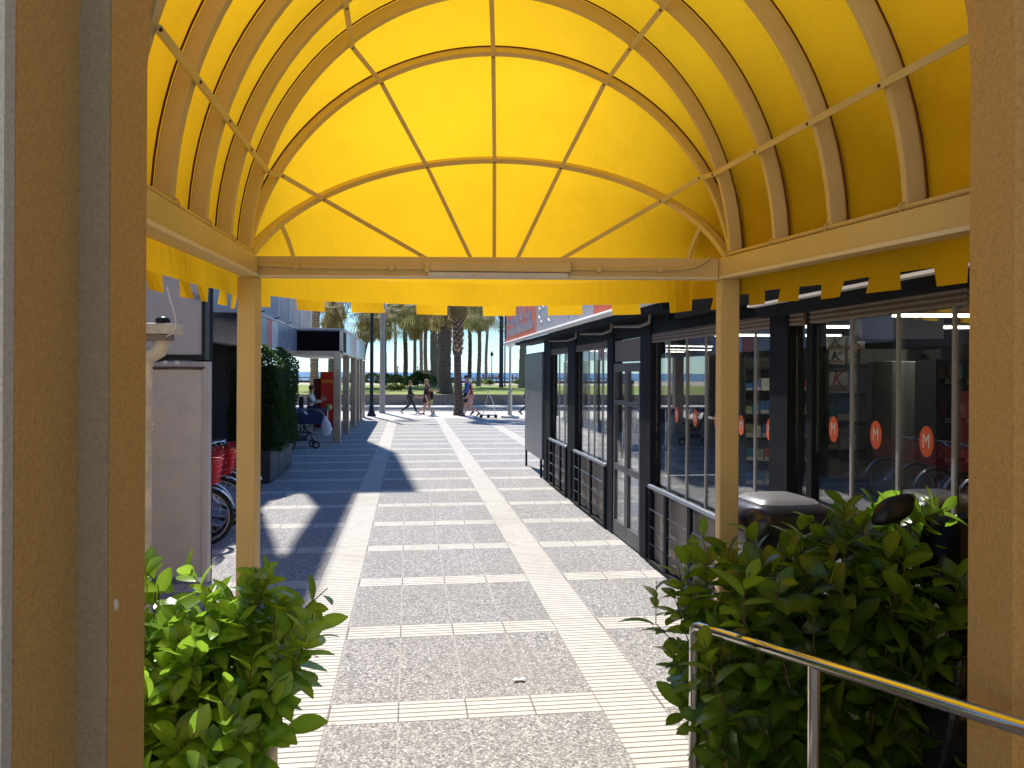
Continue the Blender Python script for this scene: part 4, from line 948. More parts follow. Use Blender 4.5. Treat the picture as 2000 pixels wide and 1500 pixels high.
# terrace contents
fg = thing('red_cabinet', 'tall red upright cabinet standing under the terrace canopy', 'cabinet', tuple(GD(640, 27.5)))
part(MB().box(-.26,.26,0,.5,.0,2.0), 'body', M['redglossy'], fg, bevel=.02); part(MB().box(-.50,-.27,.1,.5,0,1.75), 'side_unit', mat('dark_red', (.12,.01,.01), .4), fg, bevel=.01)
part(MB().box(-.2,.2,-.012,-.001,1.6,1.72), 'top_panel', PM['orange'], fg)
ct = thing('display_table', 'dark blue covered table beside the red cabinet on the terrace', 'table', tuple(GD(612, 24.5)))
part(MB().box(-.85,.45,-.3,.5,.72,.80), 'tabletop', mat('navy', (.02,.03,.10), .6), ct); part(MB().box(-.83,.43,-.32,-.301,.35,.72), 'cover', mat('navy2', (.03,.04,.13), .7), ct)
for x in (-.8,.4):
    for y in (-.25,.45): part(MB().tube([(x,y,0),(x,y,.72)], .02, 8), 'leg', M['satin'], ct)
gb = thing('green_ball', 'small pale green ball on the end of the dark blue table', 'ball', tuple(GD(643.5, 24.2, .80)))
part(MB().sph((0,0,.09), .09), 'shell', mat('lime', (.35,.5,.15), .5), gb, smooth=60)
# stroller
def tube2(mb, pts, r_=.012): mb.tube(pts, r_, 7)
stp = G(617, 876); stp.z = 0
str_ = thing('baby_stroller', 'dark folding baby stroller with a patterned hood near the steel column', 'stroller', tuple(stp), R(18))
for (x, y) in ((0,0),(0,.42),(-.62,-.02),(-.62,.44)):
    wh = part(MB().torus((x,y,.10), (1,0,0), (0,0,1), .085, .018, 24, 6), 'wheel', M['rubber'], str_, smooth=60)
    hb = part(MB().tube([(x,y-.02,.1),(x,y+.02,.1)], .04, 10), 'hub', M['satin'], wh)
fr_ = MB()
for y in (.04,.38): tube2(fr_, [(0,y,.1),(-.25,y,.55),(-.55,y,1.02),(-.68,y,1.06)]); tube2(fr_, [(-.62,y,.1),(-.25,y,.55),(.0,y,.62)]); 
tube2(fr_, [(-.68,.04,1.06),(-.68,.38,1.06)]); tube2(fr_, [(0,.04,.12),(0,.38,.12)])
part(fr_, 'frame', M['anthracite'], str_)
part(MB().loft([[(-.45,.06,.42),(-.45,.36,.42),(-.45,.36,.45),(-.45,.06,.45)],[(-.1,.06,.38),(-.1,.36,.38),(-.1,.36,.42),(-.1,.06,.42)]]), 'seat', mat('stroller_cloth', (.03,.03,.045), .9), str_)
part(MB().loft([[(-.47,.06,.42),(-.47,.36,.42),(-.43,.36,.42),(-.43,.06,.42)],[(-.66,.06,.95),(-.66,.36,.95),(-.62,.36,.95),(-.62,.06,.95)]]), 'backrest', mat('stroller_back', (.05,.05,.07), .9), str_)
def pattern():
    m_, n, bs, out = newmat('patterned_cloth'); v = n.nodes.new('ShaderNodeTexVoronoi'); v.inputs['Scale'].default_value = 9; n.links.new(coord(n), v.inputs['Vector'])
    s_ = n.nodes.new('ShaderNodeSeparateColor'); n.links.new(v.outputs['Color'], s_.inputs[0]); n.links.new(ramp(n, s_.outputs[0], [(.3,(.02,.02,.04)),(.5,(.12,.12,.25)),(.7,(.4,.38,.42))]), bs.inputs['Base Color']); return m_
hm = MB(); secs = []
for i in range(8):
    a = R(10+i*20); secs.append([(-.45-.28*math.cos(a)*1.0, .03+.36*j/6, .80+.26*math.sin(a)*math.sin(math.pi*(j+1.5)/9)) for j in range(7)])
hm.add([v for s_ in secs for v in s_], [(i*7+j, i*7+j+1, (i+1)*7+j+1, (i+1)*7+j) for i in range(7) for j in range(6)]); part(hm, 'hood', pattern(), str_, smooth=60, solid=.008)
part(MB().box(-.5,-.15,.06,.36,.2,.34), 'basket', pattern(), str_, bevel=.02)
bgp = G(632, 876)
bag = thing('white_bag', 'white plastic bag hanging beside the baby stroller', 'bag', (stp.x+.22, stp.y+.30, .32))
part(MB().loft([ring_rr(0,0,.0,.10,.06,.7,12), ring_rr(.01,0,.15,.15,.09,.7,12), ring_rr(0,0,.32,.12,.08,.7,12), ring_rr(-.02,0,.46,.04,.04,.7,12), ring_rr(-.02,0,.5,.05,.02,.7,12)]), 'sack', mat('white_plastic', (.7,.7,.72), .5, 0, .08, 12, .4, 15), bag, smooth=60)
part(MB().tube([(-.02,0,.5),(-.10,0,.62),(-.25,0,.66)], .008, 6), 'strap', M['white'], bag)

# ================================================================== BICYCLES
M['tyre'] = mat('tyre', (.018,.018,.018), .7); M['rimst'] = mat('pale_rim', (.6,.6,.58), .3, .6)
def make_bike(loc, label):
    t = thing('bicycle', label, 'bicycle', loc, 0, 'red bicycles parked side by side')
    for x in (0, -1.05):
        wl = part(MB().torus((x,0,.33), (1,0,0), (0,0,1), .315, .02, 40, 8), 'wheel', M['tyre'], t, smooth=60)
        part(MB().torus((x,0,.33), (1,0,0), (0,0,1), .283, .012, 40, 6), 'rim', M['rimst'], wl, smooth=60)
        sp = MB()
        for k in range(20):
            a = 2*math.pi*k/20; sp.tube([(x+.02*math.cos(a+1), .02*(-1)**k, .33+.02*math.sin(a+1)), (x+.28*math.cos(a), 0, .33+.28*math.sin(a))], .0016, 4, False)
        sp.tube([(x,-.05,.33),(x,.05,.33)], .022, 10); part(sp, 'spoke', M['chrome'], wl)
        mg = MB(); sec = []
        for k in range(15):
            a = R(20+k*10) if x == 0 else R(-5+k*12); c = .352
            sec.append([(x+c*math.cos(a), -.027, .33+c*math.sin(a)), (x+(c+.012)*math.cos(a), 0, .33+(c+.012)*math.sin(a)), (x+c*math.cos(a), .027, .33+c*math.sin(a)), (x+(c-.004)*math.cos(a), 0, .33+(c-.004)*math.sin(a))])
        mg.loft(sec); part(mg, 'mudguard', M['red'] if x else M['rimst'], t, smooth=60)
    fr_ = MB(); 
    for a, b, r_ in (((-.22,0,.80),(-.28,0,.62),.018), ((-.28,0,.62),(-.62,0,.30),.018), ((-.26,0,.70),(-.60,0,.42),.015), ((-.62,0,.30),(-.74,0,.78),.016), ((-.62,.05,.30),(-1.05,.05,.33),.010), ((-.62,-.05,.30),(-1.05,-.05,.33),.010), ((-.70,.03,.66),(-1.05,.05,.33),.009), ((-.70,-.03,.66),(-1.05,-.05,.33),.009)): fr_.tube([a,b], r_, 10)
    part(fr_, 'frame', M['red'], t, smooth=60)
    fk = MB()
    for y in (-.045,.045): fk.tube([(-.24,y*.6,.66),(-.14,y,.5),(0,y,.33)], .011, 8)
    fk.tube([(-.24,0,.66),(-.19,0,.95)], .014, 8); part(fk, 'fork', M['chrome'], t, smooth=60)
    part(MB().tube([(-.42,.30,.98),(-.26,.27,1.02),(-.17,.12,1.02),(-.18,0,.97),(-.17,-.12,1.02),(-.26,-.27,1.02),(-.42,-.30,.98)], .011, 8), 'handlebar', M['chrome'], t, smooth=60)
    for y in (-.30,.30): part(MB().tube([(-.50,y,.965),(-.39,y,.985)], .017, 8), 'grip', M['rubber'], t, smooth=60)
    lv_ = MB().tube([(-.28,.22,1.0),(-.22,.24,.93),(-.3,.26,.90)], .006, 6).tube([(-.28,-.22,1.0),(-.22,-.24,.93),(-.3,-.26,.90)], .006, 6); lv_.tube([(-.2,.1,1.0),(-.05,.06,.9),(-.16,.02,.7)], .004, 5); part(lv_, 'brake_lever', M['chrome'], t)
    part(MB().loft([[(-.62,-.02,.90),(-.62,.02,.90),(-.62,.02,.93),(-.62,-.02,.93)],[(-.78,-.07,.90),(-.78,.07,.90),(-.78,.07,.95),(-.78,-.07,.95)],[(-.88,-.09,.90),(-.88,.09,.90),(-.88,.08,.95),(-.88,-.08,.95)]]), 'saddle', M['rubber'], t, bevel=.015)
    part(MB().tube([(-.72,0,.70),(-.76,0,.90)], .012, 8), 'seat_post', M['chrome'], t)
    ck = MB().torus((-.62,.05,.30), (1,0,0), (0,0,1), .09, .008, 24, 6); ck.tube([(-.62,.06,.30),(-.55,.09,.15)], .009, 6).tube([(-.62,-.06,.30),(-.69,-.09,.45)], .009, 6).box(-.60,-.50,.08,.16,.13,.155).box(-.74,-.64,-.16,-.08,.44,.465); part(ck, 'crank', M['anth_l'], t)
    bk = MB(); nz = 9                                # woven red wire basket
    for i in range(nz):
        z = .72 + .26*i/(nz-1); hx = .12 + .035*i/(nz-1); hy = .165 + .03*i/(nz-1); pr = ring_rr(.03,0,z,hx,hy,.35,28); bk.tube(pr+[pr[0]], .0065 if i in (0,2,4,6,8) else .0035, 5, False)
    p0 = ring_rr(.03,0,.72,.12,.165,.35,28); p1 = ring_rr(.03,0,.98,.155,.195,.35,28)
    for a, b in zip(p0, p1): bk.tube([a,b], .004, 5, False)
    for k in range(7): bk.tube([(-.09+.04*k,-.165,.72),(-.09+.04*k,.165,.72)], .004, 5, False); bk.tube([(-.09,-.15+.05*k,.72),(.15,-.15+.05*k,.72)], .004, 5, False)
    part(bk, 'basket', M['red'], t)
    part(MB().tube([(-.15,.0,.66),(.0,.05,.36)], .006, 6), 'basket_stay', M['chrome'], t)
    return t
bx = -2.46
b0 = make_bike((bx+.14, 9.2, 0), 'red bicycle with a wire basket, nearest beside the poster panel')
for i, (dx, y, lb_) in enumerate(((.04, 9.62, 'second red bicycle from the poster panel'), (.10, 10.1, 'third red bicycle from the poster panel'), (.0, 10.7, 'fourth red bicycle, partly behind the left awning post'), (.05, 11.35, 'fifth red bicycle, behind the left awning post'), (-.05, 8.4, 'red bicycle hidden behind the poster panel, seen in the shop glass'), (.02, 7.85, 'end red bicycle behind the poster panel, seen in the shop glass'))):
    dup(b0, (bx+dx, y, 0), R((-6,5,-3,7,-4,3)[i]), lb_)

# ================================================================== STREET FURNITURE
lp_ = thing('lamp_post', 'black street lamp post on the pavement at the far end of the street', 'street lamp', tuple(G(725.5, 813)))
part(MB().lathe((0,0,0), [(.22,0),(.20,.05),(.12,.25),(.10,.45),(.085,.5),(.08,4.5),(.065,7.2)], 16), 'pole', M['black'], lp_, smooth=40)
part(MB().tube([(0,0,7.0),(.3,0,7.3),(.9,0,7.35)], .04, 8), 'arm', M['black'], lp_, smooth=60); part(MB().loft([ring_rr(1.1,0,7.28,.3,.12), ring_rr(1.1,0,7.38,.25,.09)]), 'lamp_head', M['black'], lp_)
lq = thing('street_pole', 'thick pale grey pole behind the black lamp post', 'pole', tuple(G(746.5, 806.5)))
part(MB().lathe((0,0,0), [(.16,0),(.15,.1),(.135,.4),(.125,3.0),(.115,7.5)], 16), 'pole', mat('galvanised', (.30,.28,.27), .6, .3, .15, 4), lq, smooth=40)
part(MB().tube([(0,0,7.4),(.5,0,7.8)], .05, 8), 'arm', M['satin'], lq)
g2 = thing('globe_lamp', 'short street lamp with a white round shade beside the orange sign', 'street lamp', tuple(G(996, 816)))
part(MB().lathe((0,0,0), [(.42,0),(.42,.09),(.12,.12)], 20), 'foot', M['concrete'], g2, smooth=30)
part(MB().lathe((0,0,0), [(.10,.12),(.10,1.15),(.055,1.2),(.05,3.15)], 14), 'pole', M['satin'], g2, smooth=40)
part(MB().lathe((0,0,0), [(.06,3.12),(.22,3.22),(.30,3.36),(.26,3.50),(.12,3.58),(.02,3.6)], 20), 'shade', M['white'], g2, smooth=60)
for px, nm, lb_ in ((979, 'tall_mast', 'tall straight dark mast rising from the lawn near the globe lamp'), (986, 'slim_mast', 'slim dark mast just right of the tall mast')):
    p = GD(px, 62 if px == 979 else 66, .8); t = thing(nm, lb_, 'mast', tuple(p)); r_ = .17 if px == 979 else .06
    part(MB().lathe((0,0,0), [(r_*1.2,0),(r_,.3),(r_,9),(r_*.8,14)], 12), 'pole', mat(nm, (.035,.04,.06), .6), t, smooth=40); part(MB().box(-.3,.3,-.1,.1,13.9,14.1), 'head', M['black'], t)
pl = thing('promenade_lamp', 'small distant lamp post on the seafront promenade', 'street lamp', tuple(GD(960.5, 92, .7)))
part(MB().lathe((0,0,0), [(.1,0),(.06,.5),(.05,3.2)], 10), 'pole', M['anthracite'], pl); part(MB().lathe((0,0,0), [(.06,3.2),(.22,3.5),(.12,3.7),(.02,3.9)], 10), 'lantern', M['anthracite'], pl)
for px, lb_ in ((777, 'short dark post by the beach behind the walkers'), (816, 'second short dark post by the beach beside the grey kiosk')):
    t = thing('beach_post', lb_, 'post', tuple(GD(px, 95, .6))); part(MB().tube([(0,0,0),(0,0,2.0)], .06, 8), 'pole', M['anthracite'], t); part(MB().sph((0,0,2.05), .1), 'cap', M['anthracite'], t)
kx = thing('beach_kiosk', 'low grey block building between the palm trunks by the beach', 'building', tuple(GD(832, 80, .7)), -TH)
part(MB().box(-1.25,1.25,0,1.6,0,1.45), 'wall', mat('kiosk_grey', (.25,.22,.20), .8, 0, .2, 1), kx); part(MB().box(-1.35,1.35,-.1,1.7,1.45,1.52), 'roof', M['wallstone'], kx)
tr = thing('trolley', 'small wheeled cart with a folded pole standing beside the globe lamp', 'cart', tuple(G(954, 816)), -TH)
part(MB().box(-.38,.38,-.2,.2,.10,.14), 'deck', M['anth_l'], tr)
for x in (-.32,0,.32):
    for y in (-.16,.16): part(MB().tube([(x,y-.03,.08),(x,y+.03,.08)], .075, 14), 'wheel', M['rubber'], tr)
part(MB().tube([(-.25,0,.14),(-.1,0,.75),(.0,0,1.25)], .015, 6).tube([(.3,0,.14),(.2,0,.7),(.0,0,1.15)], .015, 6), 'handle', M['steel'], tr)
ppr = MB(); pc = G(1014, 1330); pts = [(-.045,-.01),(-.02,.012),(.0,.004),(.02,.014),(.04,.002),(.03,-.014),(.005,-.008),(-.02,-.018)]
top_ = [tuple(pc + rgt*a + fwd*b*1.7 + Vector((0,0,.006+.012*abs(math.sin(a*60))))) for a, b in pts]
ppr.loft([top_, [(x,y,z+.0015) for x,y,z in top_]]); tag(ppr.build('paper_scrap', M['white']), 'torn white paper scrap lying on the grey paving', 'litter')
ppr = MB(); pc = G(1019, 995); top_ = [tuple(pc + rgt*a*.8 + fwd*b*1.2 + Vector((0,0,.006+.012*abs(math.cos(a*60))))) for a, b in pts]
ppr.loft([top_, [(x,y,z+.0015) for x,y,z in top_]]); tag(ppr.build('paper_scrap', M['white']), 'tiny crumpled white scrap farther up the paving near the rail panels', 'litter')
mh = MB().lathe(tuple(G(794,822)+Vector((0,0,.004))), [(.55,0),(.55,.006)], 24); tag(mh.build('dark_disc', M['asphalt']), 'thin dark round disc on the pale far paving', 'manhole cover')  # flat dark disc laid on the paving

# ================================================================== PALMS
def palm(px, base_d, zbase, wpx, skirt_y, label, bk, seed, lean=0, boots=False, crownr=1.0, green=.5, skirtlen=2.4, flare=1.15):
    rnd = random.Random(seed); b = GD(px, base_d, zbase); r0 = wpx/2/F*base_d; t = thing('palm_tree', label, 'palm tree', tuple(b), 0, None)
    zs = CAMZ + (PY0-skirt_y)/F*base_d - zbase; H = zs + skirtlen; tk = MB(); secs = []; n = 14; ns = 60
    sx = lean
    def cx(z): return sx*(z/H)**1.4 + .03*math.sin(z*1.1+seed)
    for i in range(ns+1):
        z = H*i/ns; fl = 1 + (flare-1+.15)*math.exp(-z*1.8); r_ = r0*fl*(1 - .12*z/H) * (1 + .05*rnd.uniform(-1,1))
        if boots and z > zs-1.7: r_ = r0*(1.15 + .25*min(1, (z-zs+1.7)/1.0) + .12*((i % 2)*2-1))
        secs.append([(cx(z) + r_*math.cos(2*math.pi*k/n)*(1+.04*rnd.uniform(-1,1)), r_*math.sin(2*math.pi*k/n)*(1+.04*rnd.uniform(-1,1)), z) for k in range(n)])
    tk.loft(secs); part(tk, 'trunk', bk, t, smooth=0 if boots else 50)
    if boots:
        bo = MB()
        for i in range(150):
            z = zs - 1.6 + 2.6*i/150; a = i*2.4; r_ = r0*1.25; c = Vector((cx(z)+r_*math.cos(a), r_*math.sin(a), z)); o = Vector((math.cos(a), math.sin(a), 1.2)).normalized(); s_ = Vector((-math.sin(a), math.cos(a), 0))
            bo.add([c-s_*.07, c+s_*.07, c+s_*.03+o*.2, c-s_*.03+o*.2, c-s_*.07-Vector((0,0,.06)), c+s_*.07-Vector((0,0,.06))], [(0,1,2,3),(4,5,1,0)])
        part(bo, 'leaf_base', M['barko'], t)
    sk_ = MB(); c0 = cx(H)
    for i in range(190):                                # hanging dead fans
        a = rnd.uniform(0, 6.283); z = zs + rnd.uniform(.1, 1)*skirtlen + .1; rr_ = r0*1.05; o = Vector((math.cos(a), math.sin(a), 0)); hub = Vector((cx(z), 0, z)) + o*rr_
        wr_ = rnd.uniform(.2,.62)*crownr*(.45+.55*(z-zs)/skirtlen)
        q = hub + o*wr_*.8 + Vector((0,0,-.12)); sk_.tube([hub, hub+o*wr_*.5+Vector((0,0,.05)), q], .012, 3, False, .4)
        L = rnd.uniform(.5,1.0)*min(1.0, .3+(z-zs)*.7)*1.0; s_ = Vector((-math.sin(a), math.cos(a), 0)); tn = rnd.uniform(0,1)
        for k in range(6):
            f_ = (k-2.5)/2.5; e = q + Vector((0,0,-L*(1-.15*abs(f_)))) + s_*f_*L*.38 + o*rnd.uniform(-.08,.1); w_ = .022+.014*rnd.random()
            sk_.add([q, q.lerp(e,.55)+s_*w_, e, q.lerp(e,.55)-s_*w_], [(0,1,2,3)], tn)
    part(sk_, 'dead_frond_skirt', M['skirt'], t, att=True)
    cr = MB(); top = Vector((c0, 0, H))
    for i in range(44):                                 # live fans
        a = rnd.uniform(0, 6.283); el = rnd.uniform(-.75, 1.3); o = Vector((math.cos(a)*math.cos(el), math.sin(a)*math.cos(el), math.sin(el))); L1 = rnd.uniform(.8,1.2)*crownr
        q = top + o*L1 + Vector((0,0,-.15*(1-el))); cr.tube([top, top+o*L1*.5+Vector((0,0,.06)), q], .016, 3, False, .6); s_ = o.cross(Vector((0,0,1))).normalized(); n_ = s_.cross(o).normalized(); tn = rnd.uniform(.2,1)
        for k in range(15):
            f_ = (k-7)/7*1.35; dv = (o*math.cos(f_) + s_*math.sin(f_)).normalized(); L2 = rnd.uniform(.65,.85)*crownr; md = q + dv*L2*.55 + n_*.03; e = q + dv*L2*.9 + Vector((0,0,-.33*L2)); w_ = .028
            wv_ = dv.cross(n_).normalized()*w_; cr.add([q, md+wv_, e, md-wv_], [(0,1,2,3)], tn)
    part(cr, 'crown', M['frond'], t, att=True); return t
PL = [(613,50,16,560,'rusty ringed palm trunk seen under the terrace canopy',M['barko'],0.25,False,1.2),
 (648,56,14,650,'palm behind the red cabinet with its trunk half hidden',M['bark'],.1,False,1.4),
 (702,60,12,668,'leaning dark palm just left of the black lamp post',M['barkd'],.9,False,1.5),
 (752,64,9,664,'slim palm right of the pale grey pole with a shaggy skirt',M['bark'],-.25,False,1.3),
 (792,66,9,640,'dark slim palm left of the woman in black trousers',M['barkd'],-.1,False,.8),
 (809,68,7,664,'slender pale palm with the lowest hanging brown skirt',M['bark'],.15,False,1.1),
 (831,70,8,640,'thin grey palm standing above the low kiosk',M['bark'],0,False,.9),
 (849,62,15,646,'stout grey brown palm left of the largest trunk',M['bark'],-.2,False,1.3),
 (869,50,25,642,'thickest dark palm trunk on the lawn with a green skirt',M['barkd'],.05,False,1.5),
 (918,66,8,642,'thin dark palm just right of the pavement palm',M['barkd'],-.1,False,1.0),
 (935,64,8,648,'slim rough palm with a broad brown skirt left of the tall mast',M['bark'],.1,False,1.5),
 (822,84,7,628,'thin distant palm standing behind the low grey kiosk',M['bark'],.1,False,1.6),
 (858,88,7,622,'farthest palm hidden behind the stout grey trunks',M['barkd'],-.1,False,1.7),
 (949,80,6,634,'thin distant palm between the rough palm and the tall mast',M['bark'],.2,False,1.4),
 (773,82,6,630,'thin distant palm above the rounded pale bush',M['bark'],-.2,False,1.5),
 (1021,58,14,560,'palm trunk beside the far corner of the glazed shop',M['bark'],0,False,1.2)]
for i, (px, d_, wp, sy, lb_, bk_, ln, bo_, cr_) in enumerate(PL):
    palm(px, d_, .85 if d_ > 52 else .62, wp, sy, lb_, bk_, 20+i, ln, bo_, cr_*1.45, flare=1.35 if i == 8 else 1.15)
pb = G(895, 811); palm(895, pb.dot(fwd), 0, 15, 622, 'palm growing from the pavement with a rough knobbly top', M['barkd'], 77, -.02, True, .9, flare=1.3)
# bushes on the lawn
def bush(px, d_, wd, ht, dp, label, n_, seed, tint, matn='bush', z=.8, nm='garden_bush', flowers=None):
    rnd = random.Random(seed); t = thing(nm, label, 'bush', tuple(GD(px, d_, z))); mb = MB(); pts = []
    lobes = [(rnd.uniform(-wd*.42,wd*.42), rnd.uniform(-dp*.3,dp*.3), rnd.uniform(.45,.75)*ht, rnd.uniform(.5,.9)) for k in range(max(4, int(wd*1.3)))]
    for i in range(n_):
        lx_, ly, lh, s_ = rnd.choice(lobes); a = rnd.uniform(0,6.283); e = rnd.uniform(-.3,1.57); r_ = s_*ht*.55*rnd.uniform(.75,1.05)
        o = Vector((math.cos(a)*math.cos(e), math.sin(a)*math.cos(e), math.sin(e))); p = Vector((lx_, ly, lh*.6)) + Vector((o.x*r_*1.3, o.y*r_, o.z*r_*.9)); p.z = max(.02, p.z); pts.append((p, o))
    cloudleaf(mb, rnd, pts, .13, .045, tint); part(mb, 'foliage', M[matn], t, att=True)
    st_ = MB(); [st_.tube([(l[0],l[1],0),(l[0],l[1],l[2])], .03, 5) for l in lobes]; part(st_, 'stem', M['twig'], t)
    if flowers:
        f_ = MB()
        for i in range(140):
            p = rnd.choice(pts)[0]*1.03; f_.sph(p, .045, n=5, mm=3)
        part(f_, 'flower', flowers, t)
    return t
bush(728, 60, 4.6, 1.35, 1.5, 'long mixed green hedge bush on the lawn behind the lamp post', 4200, 1, (.2,1), flowers=mat('pink_flower', (.5,.16,.14), .6))
bush(778, 60, 2.6, 1.15, 1.4, 'rounded pale green bush behind the woman in black trousers', 2600, 2, (.3,1), flowers=mat('pink_flower2', (.5,.2,.12), .6))
bush(826, 58, 1.9, 1.45, 1.3, 'dark green round bush in front of the low kiosk', 2300, 3, (0,.25), 'hedge')
bush(670, 60, 3.0, 1.2, 1.4, 'green bush on the lawn seen past the steel columns', 2200, 4, (.1,.8))
bush(765, 54, 1.8, .55, .8, 'low reddish flowering bush at the lawn edge left of the walkers', 1300, 5, (.2,.9), flowers=mat('red_flower', (.5,.12,.07), .6), z=.66)
bush(945, 70, 2.6, .7, 1.0, 'low dull bush on the lawn behind the small cart', 1500, 6, (.1,.6))
bush(880, 72, 2.0, .9, 1.0, 'dark low bush behind the thickest palm', 1300, 8, (0,.4), 'hedge')
bush(1030, 66, 2.0, .8, 1.0, 'low green bush right of the globe lamp', 1300, 9, (.1,.7))

# ================================================================== PEOPLE
def skin(chains, radii, root, sub=1):
    idx = {}; vs = []; rs = []; es = []
    for ch in chains:
        for a in ch:
            if a not in idx: idx[a] = len(vs); vs.append(a_pos[a]); rs.append(radii[a])
        es += [(idx[a], idx[b]) for a, b in zip(ch, ch[1:])]
    me = bpy.data.meshes.new('body'); me.from_pydata(vs, es, []); o = bpy.data.objects.new('tmp', me); col.objects.link(o)
    md = o.modifiers.new('s', 'SKIN'); me.update()
    if not me.skin_vertices: me.attributes.new('x', 'FLOAT', 'POINT')
    for i, d_ in enumerate(me.skin_vertices[0].data):
        r_ = rs[i]; d_.radius = r_ if isinstance(r_, tuple) else (r_, r_); d_.use_root = (i == idx[root])
    sb_ = o.modifiers.new('u', 'SUBSURF'); sb_.levels = sub; sb_.render_levels = sub
    dg = bpy.context.evaluated_depsgraph_get(); dg.update(); out = bpy.data.meshes.new_from_object(o.evaluated_get(dg)); bpy.data.objects.remove(o)
    out.polygons.foreach_set('use_smooth', [True]*len(out.polygons)); return out
a_pos = {}
def person(label, px, py, heading, hgt, stride, top, legs, topc, legc, hairc, shoec, pose='walk', arms=(.35,-.3), long_hair=False, z=0, loc=None, grp=None, sub=1):
    global a_pos
    k = hgt/1.72; s = stride
    J = {}
    hipz = .93 - .04*abs(s); hx = 0
    if pose == 'sit': hipz = .50
    J['pelvis'] = (0,0,hipz); J['waist'] = (.01,0,hipz+.14); J['chest'] = (.025,0,hipz+.36); J['neckb'] = (.03,0,hipz+.51); J['neck'] = (.045,0,hipz+.58); J['head'] = (.06,0,hipz+.68); J['crown'] = (.05,0,hipz+.77)
    for sd_, ss in (('l',1),('r',-1)):
        y = .09*ss
        if pose == 'walk':
            f_ = s*ss; J['hip'+sd_] = (0, y, hipz-.03)
            if f_ > 0: J['knee'+sd_] = (.22*f_/.5*.9, y, .49); J['ank'+sd_] = (.36*f_/.5, y, .085); J['toe'+sd_] = (.36*f_/.5+.15, y, .05); J['heel'+sd_] = (.36*f_/.5-.04, y, .04)
            else: J['knee'+sd_] = (.02, y, .48); J['ank'+sd_] = (.42*f_/.5+.0, y, .17); J['toe'+sd_] = (.42*f_/.5+.10, y, .035); J['heel'+sd_] = (.42*f_/.5-.05, y, .15)
        else:
            J['hip'+sd_] = (.05, y, hipz-.0); J['knee'+sd_] = (.45, y*1.3, hipz); J['ank'+sd_] = (.45, y*1.3, .09); J['toe'+sd_] = (.6, y*1.3, .04); J['heel'+sd_] = (.42, y*1.3, .04)
        a = arms[0] if ss > 0 else arms[1]
        J['sh'+sd_] = (.02, .175*ss, hipz+.46); ex = .02 + math.sin(a)*.28; ez = hipz+.46 - math.cos(a)*.28; J['el'+sd_] = (ex, .215*ss, ez)
        b = a + (.45 if a > 0 else .2) + (1.0 if pose == 'sit' else 0); J['wr'+sd_] = (ex+math.sin(b)*.25, .215*ss, ez-math.cos(b)*.25); J['ha'+sd_] = (ex+math.sin(b)*.33, .21*ss, ez-math.cos(b)*.33)
        J['fi'+sd_] = (ex+math.sin(b+.3)*.41, .20*ss, ez-math.cos(b+.3)*.41); J['th'+sd_] = (ex+math.sin(b)*.33+.045, .175*ss, ez-math.cos(b)*.33)
        for q in range(3): J[f'f{q}'+sd_] = (J['ha'+sd_][0]+math.sin(b+.3)*(.07-.008*q)+.012*(q-1), J['ha'+sd_][1]-.01*ss, J['ha'+sd_][2]-math.cos(b+.3)*(.075-.01*q))
    a_pos = {kk: tuple(c*k for c in v) for kk, v in J.items()}
    rad = {'pelvis':(.13,.10),'waist':(.115,.09),'chest':(.135,.10),'neckb':(.07,.06),'neck':.05,'head':(.078,.09),'crown':(.07,.08)}
    for q in 'lr':
        rad.update({'hip'+q:.082,'knee'+q:.055,'ank'+q:.038,'toe'+q:(.035,.025),'heel'+q:.03,'sh'+q:.055,'el'+q:.04,'wr'+q:.027,'ha'+q:(.035,.018),'fi'+q:.011,'th'+q:.011,'f0'+q:.010,'f1'+q:.010,'f2'+q:.010})
    rad = {a: (tuple(x*k for x in v) if isinstance(v, tuple) else v*k) for a, v in rad.items()}
    ch = [['pelvis','waist','chest','neckb','neck','head','crown']]
    for q in 'lr': ch += [['pelvis','hip'+q,'knee'+q,'ank'+q,'toe'+q], ['chest','sh'+q,'el'+q,'wr'+q,'ha'+q,'fi'+q], ['ha'+q,'th'+q], ['ha'+q,'f0'+q], ['ha'+q,'f1'+q], ['ha'+q,'f2'+q]]
    L = loc if loc else G(px, py, z)
    t = thing('person', label, 'person', tuple(L), heading, grp)
    o = link(skin(ch, rad, 'pelvis', sub), 'body', M['skin']); o.parent = t
    rc = {a: (tuple(x+.016 for x in v) if isinstance(v, tuple) else v+.014) for a, v in rad.items()}
    # top
    tc = [['pelvis','waist','chest','neckb']]
    if top == 'dress':
        a_pos['hem'] = (.03*k, 0, (hipz-.33)*k); rc['hem'] = (.15*k,.20*k); rc['pelvis'] = (.155*k,.125*k); tc = [['hem','pelvis','waist','chest','neckb']]
    if top == 'long': tc += [['chest','sh'+q,'el'+q,'wr'+q] for q in 'lr']
    else:
        for q in 'lr':
            a_pos['sl'+q] = tuple(Vector(a_pos['sh'+q]).lerp(Vector(a_pos['el'+q]), .7)); rc['sl'+q] = .06*k; tc += [['chest','sh'+q,'sl'+q]]
    o = link(skin(tc, rc, 'pelvis', sub), {'dress':'dress'}.get(top, 'shirt'), topc); o.parent = t
    if legs:
        lc = []
        for q in 'lr':
            if legs == 'long': lc += [['pelvis','hip'+q,'knee'+q,'ank'+q]]; rc['ank'+q] = .058*k
            else: a_pos['kn'+q] = tuple(Vector(a_pos['hip'+q]).lerp(Vector(a_pos['knee'+q]), .9)); rc['kn'+q] = .085*k; lc += [['pelvis','hip'+q,'kn'+q]]
        rc['pelvis'] = (.14*k,.11*k); o = link(skin(lc, rc, 'pelvis', sub), 'trousers' if legs == 'long' else 'shorts', legc); o.parent = t
